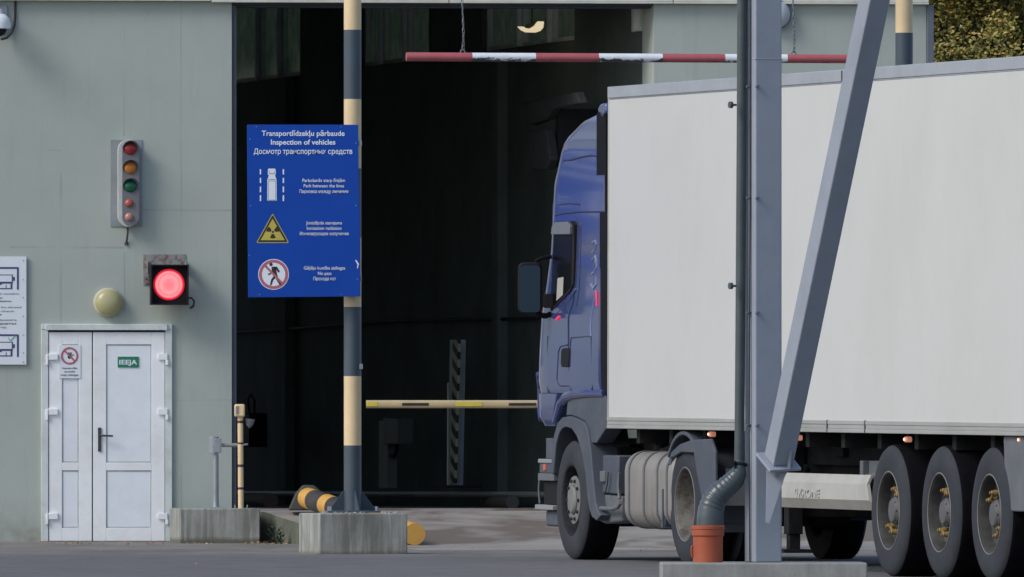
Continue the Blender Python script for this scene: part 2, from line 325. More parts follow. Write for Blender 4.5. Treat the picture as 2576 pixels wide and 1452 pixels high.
# ------------------------------------------------------------------ mesh helpers
class MB:
    def __init__(s): s.v = []; s.f = []; s.mi = []; s.cur = 0; s.st = []
    def add(s, vs, fs):
        s.st.append((len(s.v), len(s.f))); o = len(s.v); s.v += [tuple(p) for p in vs]; s.f += [tuple(i+o for i in f) for f in fs]; s.mi += [s.cur]*len(fs); return s
    def box(s, a, b, rot=None, piv=None):
        x0, y0, z0 = a; x1, y1, z1 = b
        vs = [Vector(p) for p in ((x0, y0, z0), (x1, y0, z0), (x1, y1, z0), (x0, y1, z0), (x0, y0, z1), (x1, y0, z1), (x1, y1, z1), (x0, y1, z1))]
        if rot is not None:
            c = Vector(piv) if piv else sum(vs, Vector())/8
            vs = [rot @ (p-c)+c for p in vs]
        return s.add(vs, [(0, 3, 2, 1), (4, 5, 6, 7), (0, 1, 5, 4), (1, 2, 6, 5), (2, 3, 7, 6), (3, 0, 4, 7)])
    def lathe(s, prof, c=(0, 0, 0), axis=(0, 0, 1), n=32, cap=True, closed=False):
        """prof: (radius, distance along axis)"""
        ax = Vector(axis).normalized(); t = ax.orthogonal().normalized(); b = ax.cross(t); c = Vector(c)
        vs = []
        for r, h in prof:
            for k in range(n):
                an = 2*math.pi*k/n; vs.append(c+ax*h+(t*math.cos(an)+b*math.sin(an))*max(r, 1e-5))
        fs = []; m = len(prof)
        for i in range(m if closed else m-1):
            j = (i+1) % m
            for k in range(n):
                k2 = (k+1) % n; fs.append((i*n+k, i*n+k2, j*n+k2, j*n+k))
        if cap and not closed:
            fs.append(tuple(range(n))[::-1]); fs.append(tuple((m-1)*n+k for k in range(n)))
        return s.add(vs, fs)
    def cyl(s, p0, p1, r, r1=None, n=20):
        p0 = Vector(p0); p1 = Vector(p1); d = p1-p0
        return s.lathe([(r, 0), (r if r1 is None else r1, d.length)], p0, d, n)
    def tube(s, pts, r, n=10):
        pts = [Vector(p) for p in pts]; rr = r if isinstance(r, (list, tuple)) else [r]*len(pts)
        d = (pts[1]-pts[0]).normalized(); t = d.orthogonal().normalized(); vs = []
        for i, p in enumerate(pts):
            if i == 0: d = pts[1]-pts[0]
            elif i == len(pts)-1: d = pts[-1]-pts[-2]
            else: d = (pts[i+1]-pts[i]).normalized()+(pts[i]-pts[i-1]).normalized()
            d.normalize(); t = (t-d*t.dot(d)).normalized(); b = d.cross(t)
            for k in range(n):
                an = 2*math.pi*k/n; vs.append(p+(t*math.cos(an)+b*math.sin(an))*rr[i])
        fs = []
        for i in range(len(pts)-1):
            for k in range(n):
                k2 = (k+1) % n; fs.append((i*n+k, i*n+k2, (i+1)*n+k2, (i+1)*n+k))
        fs.append(tuple(range(n))[::-1]); fs.append(tuple((len(pts)-1)*n+k for k in range(n)))
        return s.add(vs, fs)
    def prism(s, poly, fn, d0, d1):
        """poly of 2-D points; fn(u, v, depth) -> 3-D"""
        n = len(poly)
        vs = [fn(u, v, d0) for u, v in poly]+[fn(u, v, d1) for u, v in poly]
        fs = [tuple(range(n)), tuple(range(2*n-1, n-1, -1))]+[(i, n+i, n+(i+1) % n, (i+1) % n) for i in range(n)]
        return s.add(vs, fs)
    def build(s, name, m, parent=None, smooth=None, bevel=0, loc=None, seg=2):
        me = bpy.data.meshes.new(name); me.from_pydata(s.v, [], s.f); me.update()
        ms = m if isinstance(m, (list, tuple)) else [m]
        for k in ms: me.materials.append(k)
        if len(ms) > 1:
            me.polygons.foreach_set('material_index', s.mi)
        import bmesh
        bm = bmesh.new(); bm.from_mesh(me); bmesh.ops.recalc_face_normals(bm, faces=bm.faces); bm.to_mesh(me); bm.free()
        o = bpy.data.objects.new(name, me); sc.collection.objects.link(o)
        if smooth is None or smooth: me.shade_smooth(); me.set_sharp_from_angle(angle=R(smooth or 35))
        if bevel:
            md = o.modifiers.new('bevel', 'BEVEL'); md.width = bevel; md.segments = seg; md.limit_method = 'ANGLE'; md.angle_limit = R(40)
        if parent: o.parent = parent
        if loc is not None: o.location = loc
        return o

def each(mb, name, m, parent, **kw):
    """one object per shape collected in mb"""
    st = mb.st+[(len(mb.v), len(mb.f))]
    for (v0, f0), (v1, f1) in zip(st, st[1:]):
        q = MB(); q.add(mb.v[v0:v1], [tuple(i-v0 for i in f) for f in mb.f[f0:f1]]); q.build(name, m, parent, **kw)
def tag(o, label, cat, group=None):
    o['label'] = label; o['category'] = cat
    if group: o['group'] = group
    return o
def thing(name, label, cat, loc=(0, 0, 0), rotz=0, group=None, par=None):
    o = bpy.data.objects.new(name, None); sc.collection.objects.link(o); o.empty_display_size = .2
    o.location = loc; o.rotation_euler = (0, 0, rotz); return tag(o, label, cat, group)
def struct(o, kind='structure'): o['kind'] = kind; return o

def at(x, y, Y):
    """a point seen at column x, row y of the 2576-wide frame, Y metres away"""
    return Vector(((x-CX)*Y/FPX, Y, CAMZ+(HY-y)*Y/FPX))
def ray(x, y): return Vector(((x-CX)/FPX, 1, (HY-y)/FPX))
def hit(x, y, p, n):
    d = ray(x, y); o = Vector((0, 0, CAMZ)); t = (Vector(p)-o).dot(n)/d.dot(n); return o+d*t

def text_mesh(body, width, height, parent, m, origin, xdir, zdir, bold=.012, shear=0, depth=.002, name='lettering'):
    """writing scaled to width x height (cap height), centred at origin, on the plane xdir/zdir"""
    cu = bpy.data.curves.new(name, 'FONT'); cu.body = body; cu.align_x = 'CENTER'; cu.offset = bold; cu.shear = shear
    cu.resolution_u = 3; cu.extrude = .01
    tmp = bpy.data.objects.new('tmp', cu); sc.collection.objects.link(tmp)
    dg = bpy.context.evaluated_depsgraph_get(); dg.update()
    me = bpy.data.meshes.new_from_object(tmp.evaluated_get(dg)); bpy.data.objects.remove(tmp)
    xs = [v.co.x for v in me.vertices]; x0, x1 = min(xs), max(xs)
    sx = width/(x1-x0); sz = height/.73
    xd = Vector(xdir).normalized(); zd = Vector(zdir).normalized(); nd = xd.cross(zd)
    for v in me.vertices:
        p = v.co.copy(); v.co = xd*((p.x-(x0+x1)/2)*sx)+zd*(p.y*sz-height/2)+nd*(p.z*depth/.01)
    me.name = name; me.materials.clear(); me.materials.append(m)
    o = bpy.data.objects.new(name, me); sc.collection.objects.link(o); o.location = origin
    if parent: o.parent = parent
    return o

# ------------------------------------------------------------------ ground
ZT = [(-60, -1.85), (0, -1.65), (60, -1.14), (90, -.886), (112.9, -.696), (117, -.672), (127.4, -.612), (135, -.60), (600, -.60)]
def gz(Y):
    for (a, za), (b, zb) in zip(ZT, ZT[1:]):
        if Y <= b: return CAMZ+za+(zb-za)*(Y-a)/(b-a)
    return CAMZ-.6
mb = MB(); ys = [-60, 0, 30, 60, 75, 90]+[95+2*i for i in range(20)]+[140, 170, 220, 400, 600]
xs = [-250, -60, -20, -10, -5, 0, 5, 10, 20, 60, 250]
mb.add([(x, y, gz(y)) for y in ys for x in xs], [(j*len(xs)+i, j*len(xs)+i+1, (j+1)*len(xs)+i+1, (j+1)*len(xs)+i) for j in range(len(ys)-1) for i in range(len(xs)-1)])
struct(mb.build('ground', M['ground']))

# ------------------------------------------------------------------ building frame
FD = R(5)                                     # the facade turns slightly away on the right
FO = Vector((-3.83, 127.15, 0))               # point at the door
fu = Vector((math.cos(FD), math.sin(FD), 0)); fn_ = Vector((math.sin(FD), -math.cos(FD), 0))
O0 = hit(583, 1200, FO, fn_); O0.z = gz(127.3)-.01     # foot of the opening's left edge
BZ = O0.z
def FW(x, y, off=0):
    """pixel -> facade coordinates (u along the wall, z above its foot) at a plane standing off the wall"""
    p = hit(x, y, FO+fn_*off, fn_); d = p-O0; return d.dot(fu), d.z
def FPT(x, y, off=0): return hit(x, y, FO+fn_*off, fn_)
HA = R(13.9); hd = Vector((-math.sin(HA), math.cos(HA), 0)); hn = Vector((-math.cos(HA), -math.sin(HA), 0))   # hall axis, right wall's inward normal
hd_l = Matrix.Rotation(-FD, 3, 'Z') @ hd      # in building coordinates
b = thing('inspection_building', 'tall grey-green rendered inspection hall with a wide open drive-through gateway', 'building', O0, FD)
u0, _ = FW(0, 100); u0 -= 3.2
uR0, zT = FW(1645, 9); uR1, _ = FW(2330, 9); uJ, _ = FW(1617, 600)
_, zTL = FW(300, 6); zT = zTL
WT = .40
dl0, dz0 = FW(110, 829); dl1, _ = FW(427, 829)
# left wall with a door opening
mb = MB()
mb.box((u0, 0, -.4), (dl0, WT, zT+2.2)); mb.box((dl1, 0, -.4), (0, WT, zT+2.2)); mb.box((dl0, 0, dz0), (dl1, WT, zT+2.2))
wl = mb.build('wall', M['wall'], b, smooth=False)
mb = MB()
pr = [(uR0, 0), (uR1, 0), (uR1+WT*hd_l.x, WT*hd_l.y), (uR0+.44*hd_l.x, .44*hd_l.y)]
mb.prism(pr, lambda u, v, d: (u, v, d), -.4, zT+2.2); mb.build('pier', M['wall'], b, smooth=False)
mb = MB(); mb.box((0.002, .03, zT-.02), (uR0-.002, WT, zT+.3)); mb.build('lintel', M['trimdark'], b)
mb = MB(); mb.box((0.002, 0, zT+.301), (uR0-.002, WT, zT+2.2)); mb.build('wall_head', M['wall'], b, smooth=False)
mb = MB(); mb.box((.004, .10, FW(900, 18)[1]), (uR0-.004, .34, zT-.022)); mb.build('roller_beam', M['trimdark'], b)
mb = MB(); mb.box((.003, .02, .0), (.045, .09, zT-.025)); mb.build('edge_guard', M['trimdark'], b)
# fascia: long trim boards over the wall head
js = [u0, FW(530, 5)[0], FW(1128, 5)[0], FW(1692, 5)[0], uR1+.02]
for i in range(4):
    mb = MB(); z0 = zT+(.0 if i else .012)
    mb.box((js[i]+.004, -.07, z0+.02), (js[i+1]-.004, -.002, z0+.55)); mb.box((js[i]+.004, -.085, z0), (js[i+1]-.004, -.002, z0+.018))
    mb.build('fascia_board', M['fascia'], b, bevel=.003)
mb = MB(); mb.box((uR1+.004, -.03, -.4), (uR1+.07, .3, zT+.0)); mb.build('corner_trim', M['cornertrim'], b, bevel=.004)
# the hall behind: floor level, right side wall with windows, back wall, left wall, roof
HF = .31
def HL(t, side=0.0):
    """point t metres into the hall along the right wall line, side metres inward (to the left)"""
    p = hit(1617, 1200, FO-fn_*.45, fn_)+hd*t; p = p-fu*(side/math.cos(HA-FD)); p.z = 0
    d = p-O0; return (d.dot(fu), -d.dot(fn_))
HLEN = 25; HW = 9.5; HT = 6.9
hp = hit(1617, 1200, FO-fn_*.45, fn_); hp.z = 0
def HWp(x, y, off=0.0):
    """pixel -> (t along hall, z) on the plane off metres inside the right wall"""
    p = hit(x, y, hp+hn*off, hn); return (p-hp).dot(hd), p.z
hall = thing  # noqa
def hpt(t, s_, z):
    u, v = HL(t, s_); return (u, v, z-BZ)
sill = HWp(1000, 158)[1]
wins = [(583, 755, (640, 695)), (905, 1079, (950, 1010)), (1212, 1445, (1298, 1373)), (1575, 1625, (1590,))]
def hall_panel(t0, t1, z0, z1, s0, s1, mbx):
    mbx.add([hpt(t, s_, z) for z in (z0, z1) for t, s_ in ((t0, s0), (t1, s0), (t1, s1), (t0, s1))], [(0, 1, 2, 3), (7, 6, 5, 4), (0, 4, 5, 1), (1, 5, 6, 2), (2, 6, 7, 3), (3, 7, 4, 0)])
wt = []
for a_, c_, ml in wins:
    t1 = HWp(a_, 150)[0]; t0 = HWp(c_, 150)[0]; wt.append((t0, t1, [HWp(m_, 150)[0] for m_ in ml]))
wt[0] = (wt[0][0], wt[0][0]+ (wt[1][1]-wt[1][0])*1.6, wt[0][2])
wt = wt[::-1]
mb = MB(); ztop = sill+1.5
hall_panel(0, HLEN, -.5, sill, -.3, 0, mb); hall_panel(0, HLEN, ztop, HT, -.3, 0, mb)
prev = 0
for t0, t1, _m in wt:
    if t0 > prev+.01: hall_panel(prev, t0, sill, ztop, -.3, 0, mb)
    prev = max(prev, t1)
hall_panel(prev, HLEN, sill, ztop, -.3, 0, mb)
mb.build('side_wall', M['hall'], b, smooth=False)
for t0, t1, ml in wt:
    t0 = max(t0, .02)
    mb = MB()
    for e in (t0+.03, t1-.03): hall_panel(e-.03, e+.03, sill+.01, ztop-.01, -.14, -.05, mb)
    for m_ in ml: hall_panel(m_-.10, m_+.10, sill+.01, ztop-.01, -.14, -.05, mb); hall_panel(m_-.03, m_+.03, sill+.01, ztop-.01, -.05, -.01, mb)
    hall_panel(t0+.06, t1-.06, sill+.01, sill+.05, -.13, -.055, mb); hall_panel(t0+.06, t1-.06, ztop-.07, ztop-.01, -.13, -.055, mb)
    fr = mb.build('window', M['hallframe'], b, smooth=False)
    mb = MB(); hall_panel(t0+.02, t1-.02, sill+.02, ztop-.02, -.12, -.10, mb); mb.build('pane', M['hallglass'], fr, smooth=False)
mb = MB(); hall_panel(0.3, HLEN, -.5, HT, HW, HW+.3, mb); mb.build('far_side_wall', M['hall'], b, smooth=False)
mb = MB(); hall_panel(HLEN+.003, HLEN+.3, -.5, HT, -.3, 1.0, mb); hall_panel(HLEN+.003, HLEN+.3, -.5, HT, 6.2, HW+.3, mb); hall_panel(HLEN+.003, HLEN+.3, 5.2, HT, 1.0, 6.2, mb); mb.build('rear_wall', M['hall'], b, smooth=False)  # rear opening, out of view, put in to let light into the hall
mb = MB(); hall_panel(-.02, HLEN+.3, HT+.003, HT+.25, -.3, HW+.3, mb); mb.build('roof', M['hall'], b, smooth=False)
mb = MB()   # rails, pipe and pilasters on the side wall
pA = HWp(600, 831, .06); pB = HWp(1372, 794, .06)
pts = []
for i in range(13):
    f = i/12; t_ = pA[0]+2.5+(pB[0]-2-pA[0]-2.5)*f; z_ = pA[1]+(pB[1]-pA[1])*f-.02*math.sin(f*9)
    pts.append(hpt(t_, .06, z_))
mb.tube(pts, .016, 8); mb.build('wall_cable', M['black'], b)
for xx in (735, 1270):
    t_, _z = HWp(xx, 900); mb = MB(); hall_panel(t_-.12, t_+.12, .32, sill-.02, .002, .10, mb); mb.build('pilaster', M['hall'], b, smooth=False)
zr = HWp(1000, 1243, .2)[1]; mb = MB(); mb.tube([hpt(-.5+i*1.5, .2, zr) for i in range(18)], .03, 8)
mb.build('low_rail', mat('dusty_rail', (.35, .38, .36), .6), b)

# hall floor and the ramp climbing to it
mb = MB()
mb.add([hpt(t, s_, HF+dz) for dz in (-.35, 0) for t, s_ in ((-.42, -.3), (HLEN, -.3), (HLEN, HW), (-.42, HW))], [(0, 1, 2, 3), (4, 5, 6, 7), (0, 1, 5, 4), (1, 2, 6, 5), (2, 3, 7, 6), (3, 0, 4, 7)])
fl = mb.build('hall_floor', M['ramp'], None, smooth=False); fl.location = O0; fl.rotation_euler = (0, 0, FD); struct(fl)
# ramp: profile along the hall axis measured in camera distance
mb = MB(); rowsY = [118.5, 120.0, 121.2, 122.5, 124.0, 125.2, 126.3, 129.5]
hgt = [-.03, -.004, .012, .055, .14, .215, .285, .305]
def rampL(Y):   # left edge of the ramp
    p = hit(652, 1283, (0, 126.5, 0), Vector((0, 1, 0))); return p.x+(126.5-Y)*math.tan(HA)
vs = []
for Y, h in zip(rowsY, hgt):
    xl = rampL(Y) if Y < 126.6 else rampL(126.6)-1.0
    for k in range(7): vs.append((xl+(5.9)*k/6, Y+ (k/6)*.35, gz(Y)+h if Y < 126 else CAMZ-.612+h))
n_ = len(rowsY); fs = [(j*7+i, j*7+i+1, (j+1)*7+i+1, (j+1)*7+i) for j in range(n_-1) for i in range(6)]
base_ = len(vs)
vs += [(vs[j*7][0], vs[j*7][1], gz(vs[j*7][1])-.2) for j in range(n_)]
fsL = [(j*7, (j+1)*7, base_+j+1, base_+j) for j in range(n_-1)]
mb.add(vs, fs); mb.cur = 1; mb.f += fsL; mb.mi += [1]*len(fsL)
struct(mb.build('concrete_ramp', [M['ramp'], M['conc_moss']], None, smooth=False))

# ------------------------------------------------------------------ entrance door (part of the building)
def FB(x0, y0, x1, y1, d0, d1, mbx, off=0):
    """box covering a pixel rectangle on the facade, from d0 to d1 metres in front of the wall"""
    ua, zb = FW(x0, y0, off); ub, za = FW(x1, y1, off)
    mbx.box((ua, -d1, za), (ub, -d0, zb)); return mbx
mb = MB(); FB(103.5, 815, 432.5, 829, -.05, .035, mb); FB(103.5, 829.2, 121, 1362, -.05, .03, mb); FB(415.5, 829.2, 432.5, 1362, -.05, .03, mb); FB(114, 816, 420, 831, .0352, .055, mb)
door = mb.build('entrance_door', M['pvcframe'], b, bevel=.003)
def leaf(x0, x1, px0, px1):
    mb = MB(); y0, ya, yb, yc, yd, y1 = 836, 867, 1164, 1184, 1328.5, 1361
    FB(x0, y0, px0, y1, -.035, .022, mb); FB(px1, y0, x1, y1, -.035, .022, mb)
    FB(px0+.05, y0, px1-.05, ya, -.034, .0218, mb); FB(px0+.05, yb, px1-.05, yc, -.034, .0218, mb); FB(px0+.05, yd, px1-.05, y1, -.034, .0218, mb)
    lf = mb.build('door_leaf', M['pvc'], door, bevel=.0035)
    for (ra, rb) in ((ya, yb), (yc, yd)):
        mb = MB(); FB(px0+2.2, ra+2.2, px1-2.2, rb-2.2, -.02, .012, mb)
        mb.cur = 0; p_ = mb.build('door_panel', M['pvc2'], door, bevel=.006)
        mb = MB()
        e = 2.1
        FB(px0+.3, ra+.3, px1-.3, ra+e, -.02, .004, mb); FB(px0+.3, ra+e, px0+e, rb-.3, -.02, .004, mb); FB(px1-e, ra+e, px1-.3, rb-.3, -.02, .004, mb); FB(px0+e, rb-e, px1-e, rb-.3, -.02, .004, mb)
        mb.build('glazing_bead', M['pvcframe'], door)
leaf(122.5, 231, 156, 198); leaf(234, 414, 267, 381)
mb = MB(); FB(121, 829.3, 415.4, 1362, -.06, -.037, mb); mb.build('door_rebate', M['darkmetal'], door)
for yy in (898, 1036, 1299):
    for sx in (-1, 1):
        mb = MB()
        if sx < 0: FB(121.5, yy-8, 145, yy+8, .0222, .045, mb); FB(115, yy-6, 121, yy+21, .0305, .05, mb)
        else: FB(396, yy-8, 421, yy+8, .0305, .045, mb); FB(415.8, yy+8.2, 423, yy+21, .0305, .05, mb)
        mb.build('hinge', M['pvc'], door, bevel=.004)
mb = MB(); FB(246, 1076, 254, 1136, .0222, .034, mb); u_, z_ = FW(250, 1096)
mb.cyl((u_, -.03, z_), (u_, -.075, z_), .010, n=12); mb.tube([(u_, -.07, z_), (u_+.03, -.075, z_), (u_+.125, -.075, z_-.004)], .0095, 8)
mb.build('door_handle', M['darkmetal'], door, bevel=.002)
mb = MB(); FB(100, 1361.5, 436, 1366, -.02, .09, mb); mb.build('threshold', M['conc'], door, bevel=.004)

# ------------------------------------------------------------------ things on the facade: Empty on the wall, local x along it, local -y outward
def fthing(name, label, cat, x, y, off=0.0, group=None):
    o = thing(name, label, cat, FPT(x, y, off), FD, group); o['px'] = 0; del o['px']; return o
SF = FPX/127.15   # pixels per metre there
def loc(px, py, cx, cy): return ((px-cx)/SF, -(py-cy)/SF)
# door signs
s = fthing('warning_sign', 'white no-entry sign with red crossed circle over a hand, on the narrow door leaf', 'sign', 175, 910, .022)
mb = MB(); mb.box((-27/SF, -.006, -42/SF), (28/SF, -.001, 42/SF)); mb.build('board', M['signwhite'], s, bevel=.001)
mb = MB(); mb.lathe([(22/SF, 0), (22/SF, .002), (17/SF, .002), (17/SF, 0)], (0, -.0065, 14.5/SF), (0, -1, 0), 36, cap=False, closed=True)
rt = Matrix.Rotation(R(45), 3, 'Y'); mb.box((-18/SF, -.0085, 14.5/SF-2.2/SF), (18/SF, -.0062, 14.5/SF+2.2/SF), rt); mb.build('red_ring', M['signred'], s)
mb = MB(); mb.lathe([(5/SF, 0), (5/SF, .001)], (0, -.0062, 12/SF), (0, -1, 0), 14)
for i, a_ in enumerate((-35, -12, 8, 28, 62)):
    rt = Matrix.Rotation(R(a_), 3, 'Y'); mb.box((-1/SF, -.0072-.0002*i, 12/SF), (1/SF, -.0061, 24/SF), rt, (0, 0, 12/SF))
mb.build('hand_symbol', M['signblack'], s)
for k, (wd, ln) in enumerate(((38, 'Nepiederošām'), (26, 'personām'), (44, 'ieeja aizliegta'))):
    text_mesh(ln, wd/SF, 4.6/SF, s, M['inkgrey'], (0, -.0065, (-16-8.5*k)/SF), (1, 0, 0), (0, 0, 1), .01)
s = fthing('entry_sign', 'small green sign reading IEEJA on the wide door leaf', 'sign', 322.5, 911, .014)
mb = MB(); mb.box((-26.5/SF, -.006, -13.5/SF), (26.5/SF, -.001, 13.5/SF)); mb.build('board', M['signgreen'], s, bevel=.001)
text_mesh('IEEJA', 45/SF, 12/SF, s, M['lettering'], (0, -.007, 0), (1, 0, 0), (0, 0, 1), .022)
# round lamp
s = fthing('wall_lamp', 'round yellowed bulkhead lamp on the wall above the white door', 'lamp', 271, 761)
mb = MB(); mb.lathe([(36/SF, 0), (36.5/SF, .03), (35/SF, .05), (33/SF, .055)], (0, -.001, 0), (0, -1, 0), 40); mb.build('base', M['lampbase'], s)
mb = MB(); pr_ = [(34*math.cos(a_)/SF, .05+.075*math.sin(a_)) for a_ in [i*math.pi/2/9 for i in range(10)]]
mb.lathe(pr_, (.006, 0, -.004), (0, -1, 0), 40); mb.build('dome', M['lampdome'], s)
# five-lens traffic light
s = fthing('wall_signal', 'slim white signal with red, amber and green lenses and two small ones, on the wall', 'traffic light', 318, 461)
mb = MB(); mb.box((-40/SF, -.008, -110/SF), (40/SF, -.001, 109/SF)); mb.build('back_plate', M['cornertrim'], s, bevel=.002)
bpl = s.children[0].data.materials; bpl[0] = mat('pale_mounting_plate', (.25, .28, .30), .5, dirt=(.16, .17, .17))
def pill(cx, w_, y0, y1, n=12):
    r = w_/2; out = []
    for i in range(n+1): a_ = math.pi*i/n; out.append((cx+r*math.cos(a_), y1-r+r*math.sin(a_)))
    for i in range(n+1): a_ = math.pi+math.pi*i/n; out.append((cx+r*math.cos(a_), y0+r+r*math.sin(a_)))
    return out
fnF = lambda u, v, d: (u, -d, v)
mb = MB(); mb.prism(pill(4/SF, 54/SF, -111/SF, 110/SF), fnF, .009, .11); mb.build('housing', M['tlhouse'], s, bevel=.004)
mb = MB(); mb.prism(pill(9/SF, 43/SF, -108/SF, 107/SF), fnF, .1102, .125); mb.build('face', M['tlface'], s, bevel=.003)
for nm, yy, r_ in (('lensred', 375, 16), ('lensamber', 423, 16), ('lensgreen', 469, 16), ('lenspink', 512, 10.5), ('lenspale', 547, 10.5)):
    dx = (326-318)/SF if r_ > 12 else (322.5-318)/SF; zz = -(yy-461)/SF
    mb = MB(); mb.lathe([(r_/SF*math.cos(a_), .126+.03*math.sin(a_)) for a_ in [i*math.pi/2/6 for i in range(7)]], (dx, 0, zz), (0, -1, 0), 28)
    ln = mb.build('lens', M[nm], s)
    if r_ > 12:
        mb = MB(); n = 20; R1 = (r_+4.5)/SF; vs = []
        for i in range(n+1):
            a_ = R(-25)+math.pi*(1+50/180)*i/n; c_, s__ = math.cos(a_), math.sin(a_)
            dep = .08*max(.25, s__)
            for rr, dd in ((R1, .1255), (R1, .1255+dep), (R1-.004, .1255+dep), (R1-.004, .1255)): vs.append((dx+rr*c_, -dd, zz+rr*s__))
        fs = [(4*i+j, 4*i+(j+1) % 4, 4*i+4+(j+1) % 4, 4*i+4+j) for i in range(n) for j in range(4)]+[(0, 1, 2, 3), (4*n+3, 4*n+2, 4*n+1, 4*n)]
        mb.add(vs, fs); mb.build('visor', M['black' if r_ < 0 else 'tlface'], ln)
mb = MB(); mb.tube([(.012, -.03, -110/SF), (.010, -.045, -125/SF), (.004, -.03, -140/SF), (0, -.006, -150/SF)], .009, 8); mb.lathe([(.022, 0), (.012, .03)], (0, -.002, -155/SF), (0, 0, 1), 10)
mb.build('cable', M['cable'], s)
# lit red signal
s = fthing('red_signal', 'black square signal box with a lit red lens on a rusty bracket', 'signal light', 421, 717)
mb = MB(); mb.box((-61/SF, -.008, 26/SF), (46/SF, -.001, 77/SF)); mb.box((-61/SF, -.010, 0), (-46/SF, -.001, 25.8/SF))
mb.box((46/SF-.006, -.10, 30/SF), (46/SF, -.0082, 60/SF)); mb.box((-52/SF, -.10, 30/SF), (-52/SF+.006, -.0082, 60/SF))
for dx in (-48, 34): mb.cyl((dx/SF, -.008, 58/SF), (dx/SF, -.022, 58/SF), .010, n=8)
for zz in (16, 4): mb.cyl((-54/SF, -.010, zz/SF), (-54/SF, -.024, zz/SF), .009, n=8)
mb.build('bracket', M['rustplate'], s, bevel=.001)
mb = MB()
q0, q1, q2, q3 = -46/SF, 49/SF, -51/SF, 50/SF
mb.box((q0, -.22, q2), (q1, -.101, q3)); mb.build('housing', M['black'], s, bevel=.004)
mb = MB()
f0, f1 = .2205, .30     # hood around the lens
for (a_, c_) in (((q0, q2), (q0+.012, q3)), ((q1-.012, q2), (q1, q3)), ((q0+.012, q3-.012), (q1-.012, q3)), ((q0+.012, q2), (q1-.012, q2+.012))):
    mb.box((a_[0]+.0, -f1, a_[1]), (c_[0], -f0, c_[1]))
mb.build('hood', M['black'], s)
mb = MB(); mb.lathe([(34*math.cos(a_)/SF, .222+.02*math.sin(a_)) for a_ in [i*math.pi/2/6 for i in range(7)]], (.002, 0, 0), (0, -1, 0), 40); mb.build('lens', M['led'], s)
mb = MB(); mb.lathe([(34.2/SF, .2215), (39.5/SF, .2215), (38.5/SF, .228), (34.5/SF, .230)], (.002, 0, 0), (0, -1, 0), 40, cap=False, closed=True); mb.build('lens_halo', mat_emit('lens_halo_glow', (1, .02, .05), .32), s)  # red halo around the lens, built as a faintly glowing ring
mb = MB(); mb.tube([(q1, -.15, -34/SF), (q1+.035, -.16, -33/SF), (q1+.062, -.13, -42/SF), (q1+.058, -.06, -54/SF), (q1+.035, -.01, -58/SF)], .009, 8); mb.build('cable', M['cable'], s)
# security camera, top left
s = fthing('security_camera', 'white dome security camera at the top left wall corner, cut by the frame', 'camera', -2, 40)
mb = MB(); mb.box((-60/SF, -.03, -45/SF), (20/SF, -.001, 27/SF)); mb.build('mount', mat('grey_camera_mount', (.26, .29, .34), .5), s, bevel=.004)
mb = MB(); mb.cyl((-3/SF, -.03, 8/SF), (-3/SF, -.26, 8/SF), .03, n=16); mb.cyl((-3/SF, -.26, 14/SF), (-3/SF, -.26, -10/SF), .035, .05, n=20); mb.build('arm', M['tlhouse'], s)
mb = MB(); mb.lathe([(.001, .0), (.06, -.012), (.10, -.05), (.113, -.10), (.112, -.145), (.10, -.15)], (-4/SF, -.26, 10/SF-.02), (0, 0, 1), 28); mb.build('hood', mat('white_camera_housing', (.75, .79, .82), .35), s)
mb = MB(); mb.lathe([(.075*math.cos(a_), -.07*math.sin(a_)) for a_ in [i*math.pi/2/6 for i in range(7)]], (-4/SF, -.26, 10/SF-.171), (0, 0, 1), 24); mb.build('dome_glass', M['black'], s)
mb = MB(); pts = [(41/SF, -.012, 45/SF), (40/SF, -.012, 0), (38/SF, -.012, -25/SF), (30/SF, -.02, -44/SF), (18/SF, -.05, -56/SF), (4/SF, -.1, -60/SF)]
mb.tube(pts, .011, 8); mb.build('cable', M['cable'], s)
# rules board cut by the left edge
s = fthing('instruction_board', 'white instruction board with blue truck drawings, cut by the left edge', 'sign', 0, 781.5, .0)
W0 = -150; sb = lambda x, y: ((x)/SF, (781.5-y)/SF)
mb = MB(); mb.box((W0/SF, -.030, -136/SF), (66/SF, -.012, 136/SF)); mb.build('board', M['signwhite'], s, bevel=.001)
mb = MB(); mb.box((W0/SF, -.0115, -128/SF), (60/SF, -.001, -118/SF)); mb.build('batten', M['galv'], s); mb = MB(); mb.box((W0/SF, -.0115, 118/SF), (60/SF, -.001, 128/SF)); mb.build('batten', M['galv'], s)
def inkbar(mb, x0, y0, x1, y1, d=.0315): a_, b_ = sb(x0, y1), sb(x1, y0); mb.box((a_[0], -d, a_[1]), (b_[0], -.0302, b_[1]))
for yo in (672, 841):
    mb = MB(); inkbar(mb, -130, yo, 43, yo+5); inkbar(mb, 42, yo+.5, 47, yo+57, .0318); inkbar(mb, -134, yo+.5, -129, yo+57, .0318)
    for c0 in (-20, -110):
        inkbar(mb, c0, yo+19, c0+52, yo+21); inkbar(mb, c0, yo+37, c0+52, yo+42); inkbar(mb, c0, yo+21.2, c0+2, yo+36.8); inkbar(mb, c0+49, yo+21.2, c0+52, yo+36.8)
        inkbar(mb, c0+6, yo+42.2, c0+24, yo+45); inkbar(mb, c0+1, yo+42.3, c0+5, yo+56); inkbar(mb, c0+46, yo+42.3, c0+51, yo+56); inkbar(mb, c0+5.2, yo+53, c0+45.8, yo+56)
        inkbar(mb, c0+52.3, yo+25, c0+57, yo+35)
        inkbar(mb, c0+14, yo+45.3, c0+16, yo+52.7); inkbar(mb, c0+34, yo+45.3, c0+36, yo+52.7)
    mb.build('truck_drawing', M['inkblue'], s)
